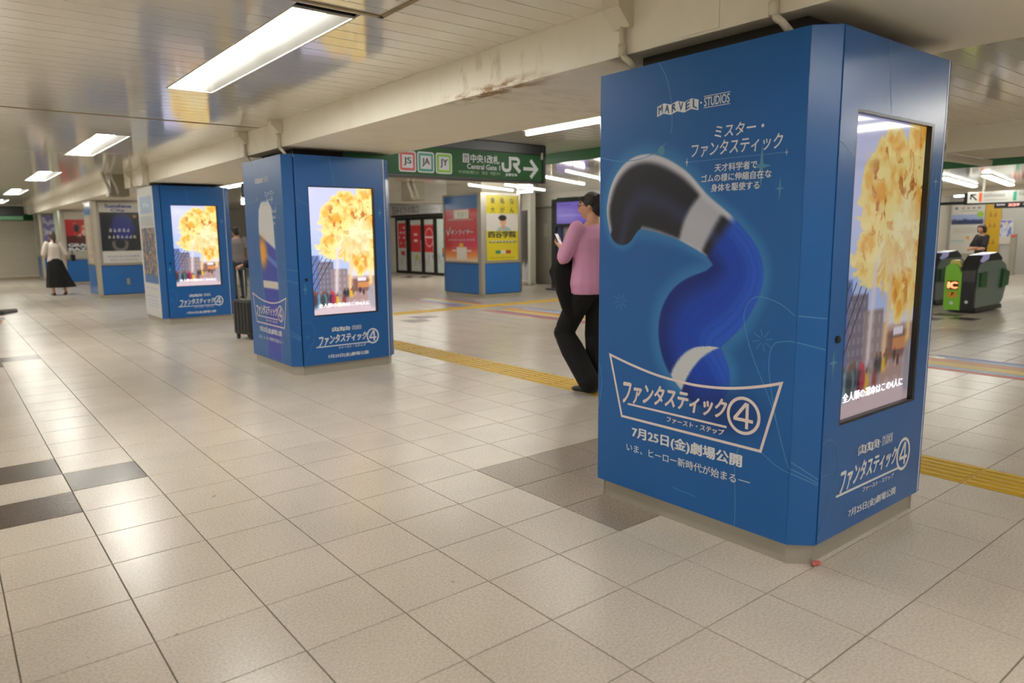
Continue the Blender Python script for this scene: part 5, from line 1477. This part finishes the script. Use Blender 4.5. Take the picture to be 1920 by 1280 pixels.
M_pink = mat('pink cotton', C(212, 152, 188), .8, 0, .03, 6, .25, 14)
M_blackcloth = mat('black cloth', C(10, 10, 11), .9, 0, .15, 6, .3, 10)
pink = person('person in a pink t-shirt and wide black trousers, walking away half behind the nearest pillar', (2.12, 2.72, .007), 0.0, 1.80,
    dict(kneeL=(-.10, .25, .50), ankL=(-.10, -.08, .10), toeL=(-.1, 1, -.12), kneeR=(.10, .06, .49), ankR=(.11, -.02, .085), elL=(-.27, .08, 1.15), wrL=(-.13, .24, 1.25), handL=(.25, .8, .35), palmL=(.3, -.3, 1),
         elR=(.26, .04, 1.14), wrR=(.12, .27, 1.16), handR=(-.3, .8, .25), palmR=(0, -.2, 1), yaw=.55, nod=.10), M_pink, M_blackcloth, M_hair, False, .010, 'short', .88, None, M_black, .012, True)
FB = Face((.02, -.158, 0), (1, 0, 0), (0, -1, 0))
mb = MB(); mb.tube([(.03, -.145, 1.30), (.03, -.145, 1.24)], .03, 10); mb.obj('shirt_print', mat('orange shirt print', C(214, 150, 70), .7), pink)
jm = MB()
loft(jm, [((-.20, .13, 1.23), .055, .085, (0, 1, 0)), ((-.20, .14, 1.12), .075, .13, (0, 1, 0)), ((-.17, .12, .95), .07, .15, (0, 1, 0)), ((-.14, .10, .78), .055, .13, (0, 1, 0)), ((-.13, .08, .64), .03, .07, (0, 1, 0))])
loft(jm, [((-.22, .17, 1.19), .055, .07, (1, 0, 0)), ((-.25, .20, 1.09), .06, .08, (1, 0, 0)), ((-.23, .19, .98), .05, .06, (1, 0, 0))])
jo = link('jacket', remesh(jm, .012, 3)); jo.data.materials.append(M_blackcloth); jo.location = pink.location
tag(jo, 'black jacket folded over the arm of the pink shirted person', 'jacket')
ph = thing('phone', 'dark phone held up by the pink shirted person', 'phone', (2.12-.09, 2.72+.345, 1.38), .3)
ph.rotation_euler = (-.45, 0, .4)
MB().bbox(-.037, .037, -.005, .005, -.07, .07, .004).obj('case', M_black, ph); MB().box(-.033, .033, -.0062, -.005, -.064, .064).obj('screen', lamp_mat('phone glow', C(190, 200, 220), .16), ph); MB().bbox(.008, .03, .005, .008, .035, .06, .001).obj('camera_bump', M_steel, ph)

M_cream_b = mat('cream blouse', C(206, 194, 182), .75, 0, .04, 8, .3, 12)
woman = person('woman in cream blouse and long black skirt, walking away by the red poster pillar', (-.10, 19.9, 0), .15, 1.60,
    dict(kneeL=(-.10, .10, .49), ankL=(-.09, .02, .09), kneeR=(.11, .02, .49), ankR=(.16, -.12, .11), toeR=(.1, 1, -.3), elL=(-.25, .02, 1.13), wrL=(-.16, .2, 1.12), elR=(.27, -.04, 1.12), wrR=(.30, .10, .94)),
    M_cream_b, M_blackcloth, M_hairb, True, .012, 'tail', 1.45, [(1.04, .15, .11, 0, 0), (.95, .18, .14, 0, 0), (.7, .24, .2, .02, -.02), (.45, .30, .25, .05, -.04), (.22, .36, .30, .09, -.06)], mat('brown sandal', C(70, 54, 36), .5))
bag = thing('handbag', 'small black handbag hanging at the side of the woman in the black skirt', 'bag', (.30, 19.88, .86))
MB().bbox(-.05, .05, -.12, .12, 0, .17, .02).obj('body', M_black, bag); MB().tube([(0, -.09, .16), (0, -.06, .27), (0, .06, .27), (0, .09, .16)], .008, 8).obj('strap', M_black, bag, True)

M_grey = mat('grey cotton', C(128, 122, 122), .8, 0, .04, 6, .2, 14)
M_jean = mat('dark slate jeans', C(58, 66, 78), .8, 0, .06, 8, .2, 30)
person('person in a grey t-shirt and slate jeans, standing between the second and third screen pillars', (3.02, 15.25, 0), .1, 1.68,
    dict(kneeR=(.12, .04, .48), elL=(-.24, -.02, 1.12), wrL=(-.23, .06, .90)), M_grey, M_jean, M_hair, False, .012)
stf = person('person in a black t-shirt with folded arms, standing behind the ticket gates', (16.2, 4.30, 0), .95, 1.56,
    dict(elL=(-.23, .10, 1.12), wrL=(.06, .24, 1.10), handL=(1, .1, .05), elR=(.23, .10, 1.12), wrR=(-.06, .22, 1.14), handR=(-1, .1, .0), palmL=(0, -1, 0), palmR=(0, -1, 0), yaw=.3),
    mat('black tee', C(40, 38, 40), .8, 0, .05), M_blackcloth, M_hairb, True, .012, 'bob', .75)
# suitcase and its owner, hidden behind the second pillar
sc_ = thing('suitcase', 'black upright suitcase with a raised handle beside the second screen pillar', 'suitcase', (.93, 8.40, 0), .35)
M_case = mat('ribbed black shell', C(24, 24, 26), .4, 0, .05)
sh_ = MB(); sh_.bbox(-.13, .13, -.19, .19, .07, .565, .035)
for k in range(5): sh_.bbox(-.136, .136, -.15+.068*k, -.15+.068*k+.03, .11, .53, .004)
sh_.obj('shell', M_case, sc_)
for x in (-.09, .09):
    for y in (-.14, .14):
        MB().tube([(x-.011, y, .03), (x+.011, y, .03)], .03, 14).obj('wheel', M_black, sc_, True); MB().bbox(x-.02, x+.02, y-.018, y+.018, .045, .075, .003).obj('caster', M_black, sc_)
hd = MB(); hd.tube([(-.10, -.07, .55), (-.10, -.07, 1.0)], .008, 8).tube([(-.10, .07, .55), (-.10, .07, 1.0)], .008, 8); hd.obj('handle_tube', M_steel, sc_, True)
MB().bbox(-.115, -.085, -.085, .085, .985, 1.015, .008).obj('handle_grip', M_black, sc_)
person('person in dark clothes hidden behind the second pillar, one hand on the suitcase handle', (1.38, 8.05, 0), .35, 1.70,
    dict(elL=(-.29, .05, 1.13), wrL=(-.47, .33, 1.07), handL=(-.55, .7, -.25), palmL=(0, 0, -1), curl=.95), M_blackcloth, M_jean, M_hair, False, .012, 'short', 1.85)
# passer-by at the picture edge, only a hand with a phone in view
ry = lambda px_, py_, dep: CAM+fw*dep+rt2*((px_-960)/F_PX*dep)-up2*((py_-640)/F_PX*dep)
hp = ry(13, 592, 2.0); bp = ry(-330, 620, 1.95)
fd = Vector((hp.x-bp.x, hp.y-bp.y, 0)); az = math.atan2(fd.y, fd.x)-PI/2; H = 1.66; s_ = H/1.72; z_ = (hp.z-.004)/s_; D = fd.length/s_
person('passer-by holding out a phone, only the fingertips inside the picture edge', (bp.x, bp.y, 0), az, H,
    dict(elR=(.23, .17, 1.10), wrR=(.05, D-.145, z_-.045), handR=(-.1, 1, .1), palmR=(0, 0, 1), curl=.35, nod=.3), mat('navy cotton', C(50, 58, 84), .8), M_jean, M_hair, False, .010, 'short', .7)
p2 = thing('phone', 'dark phone held out flat at the picture edge by the passer-by', 'phone', (hp.x, hp.y, hp.z), az)
p2.rotation_euler = (.06, 0, az)
MB().bbox(-.037, .037, -.145, .012, .004, .016, .004).obj('case', M_black, p2); MB().box(-.033, .033, -.14, .007, .016, .0168).obj('screen', mat('dark phone glass', C(30, 34, 30), .1), p2)
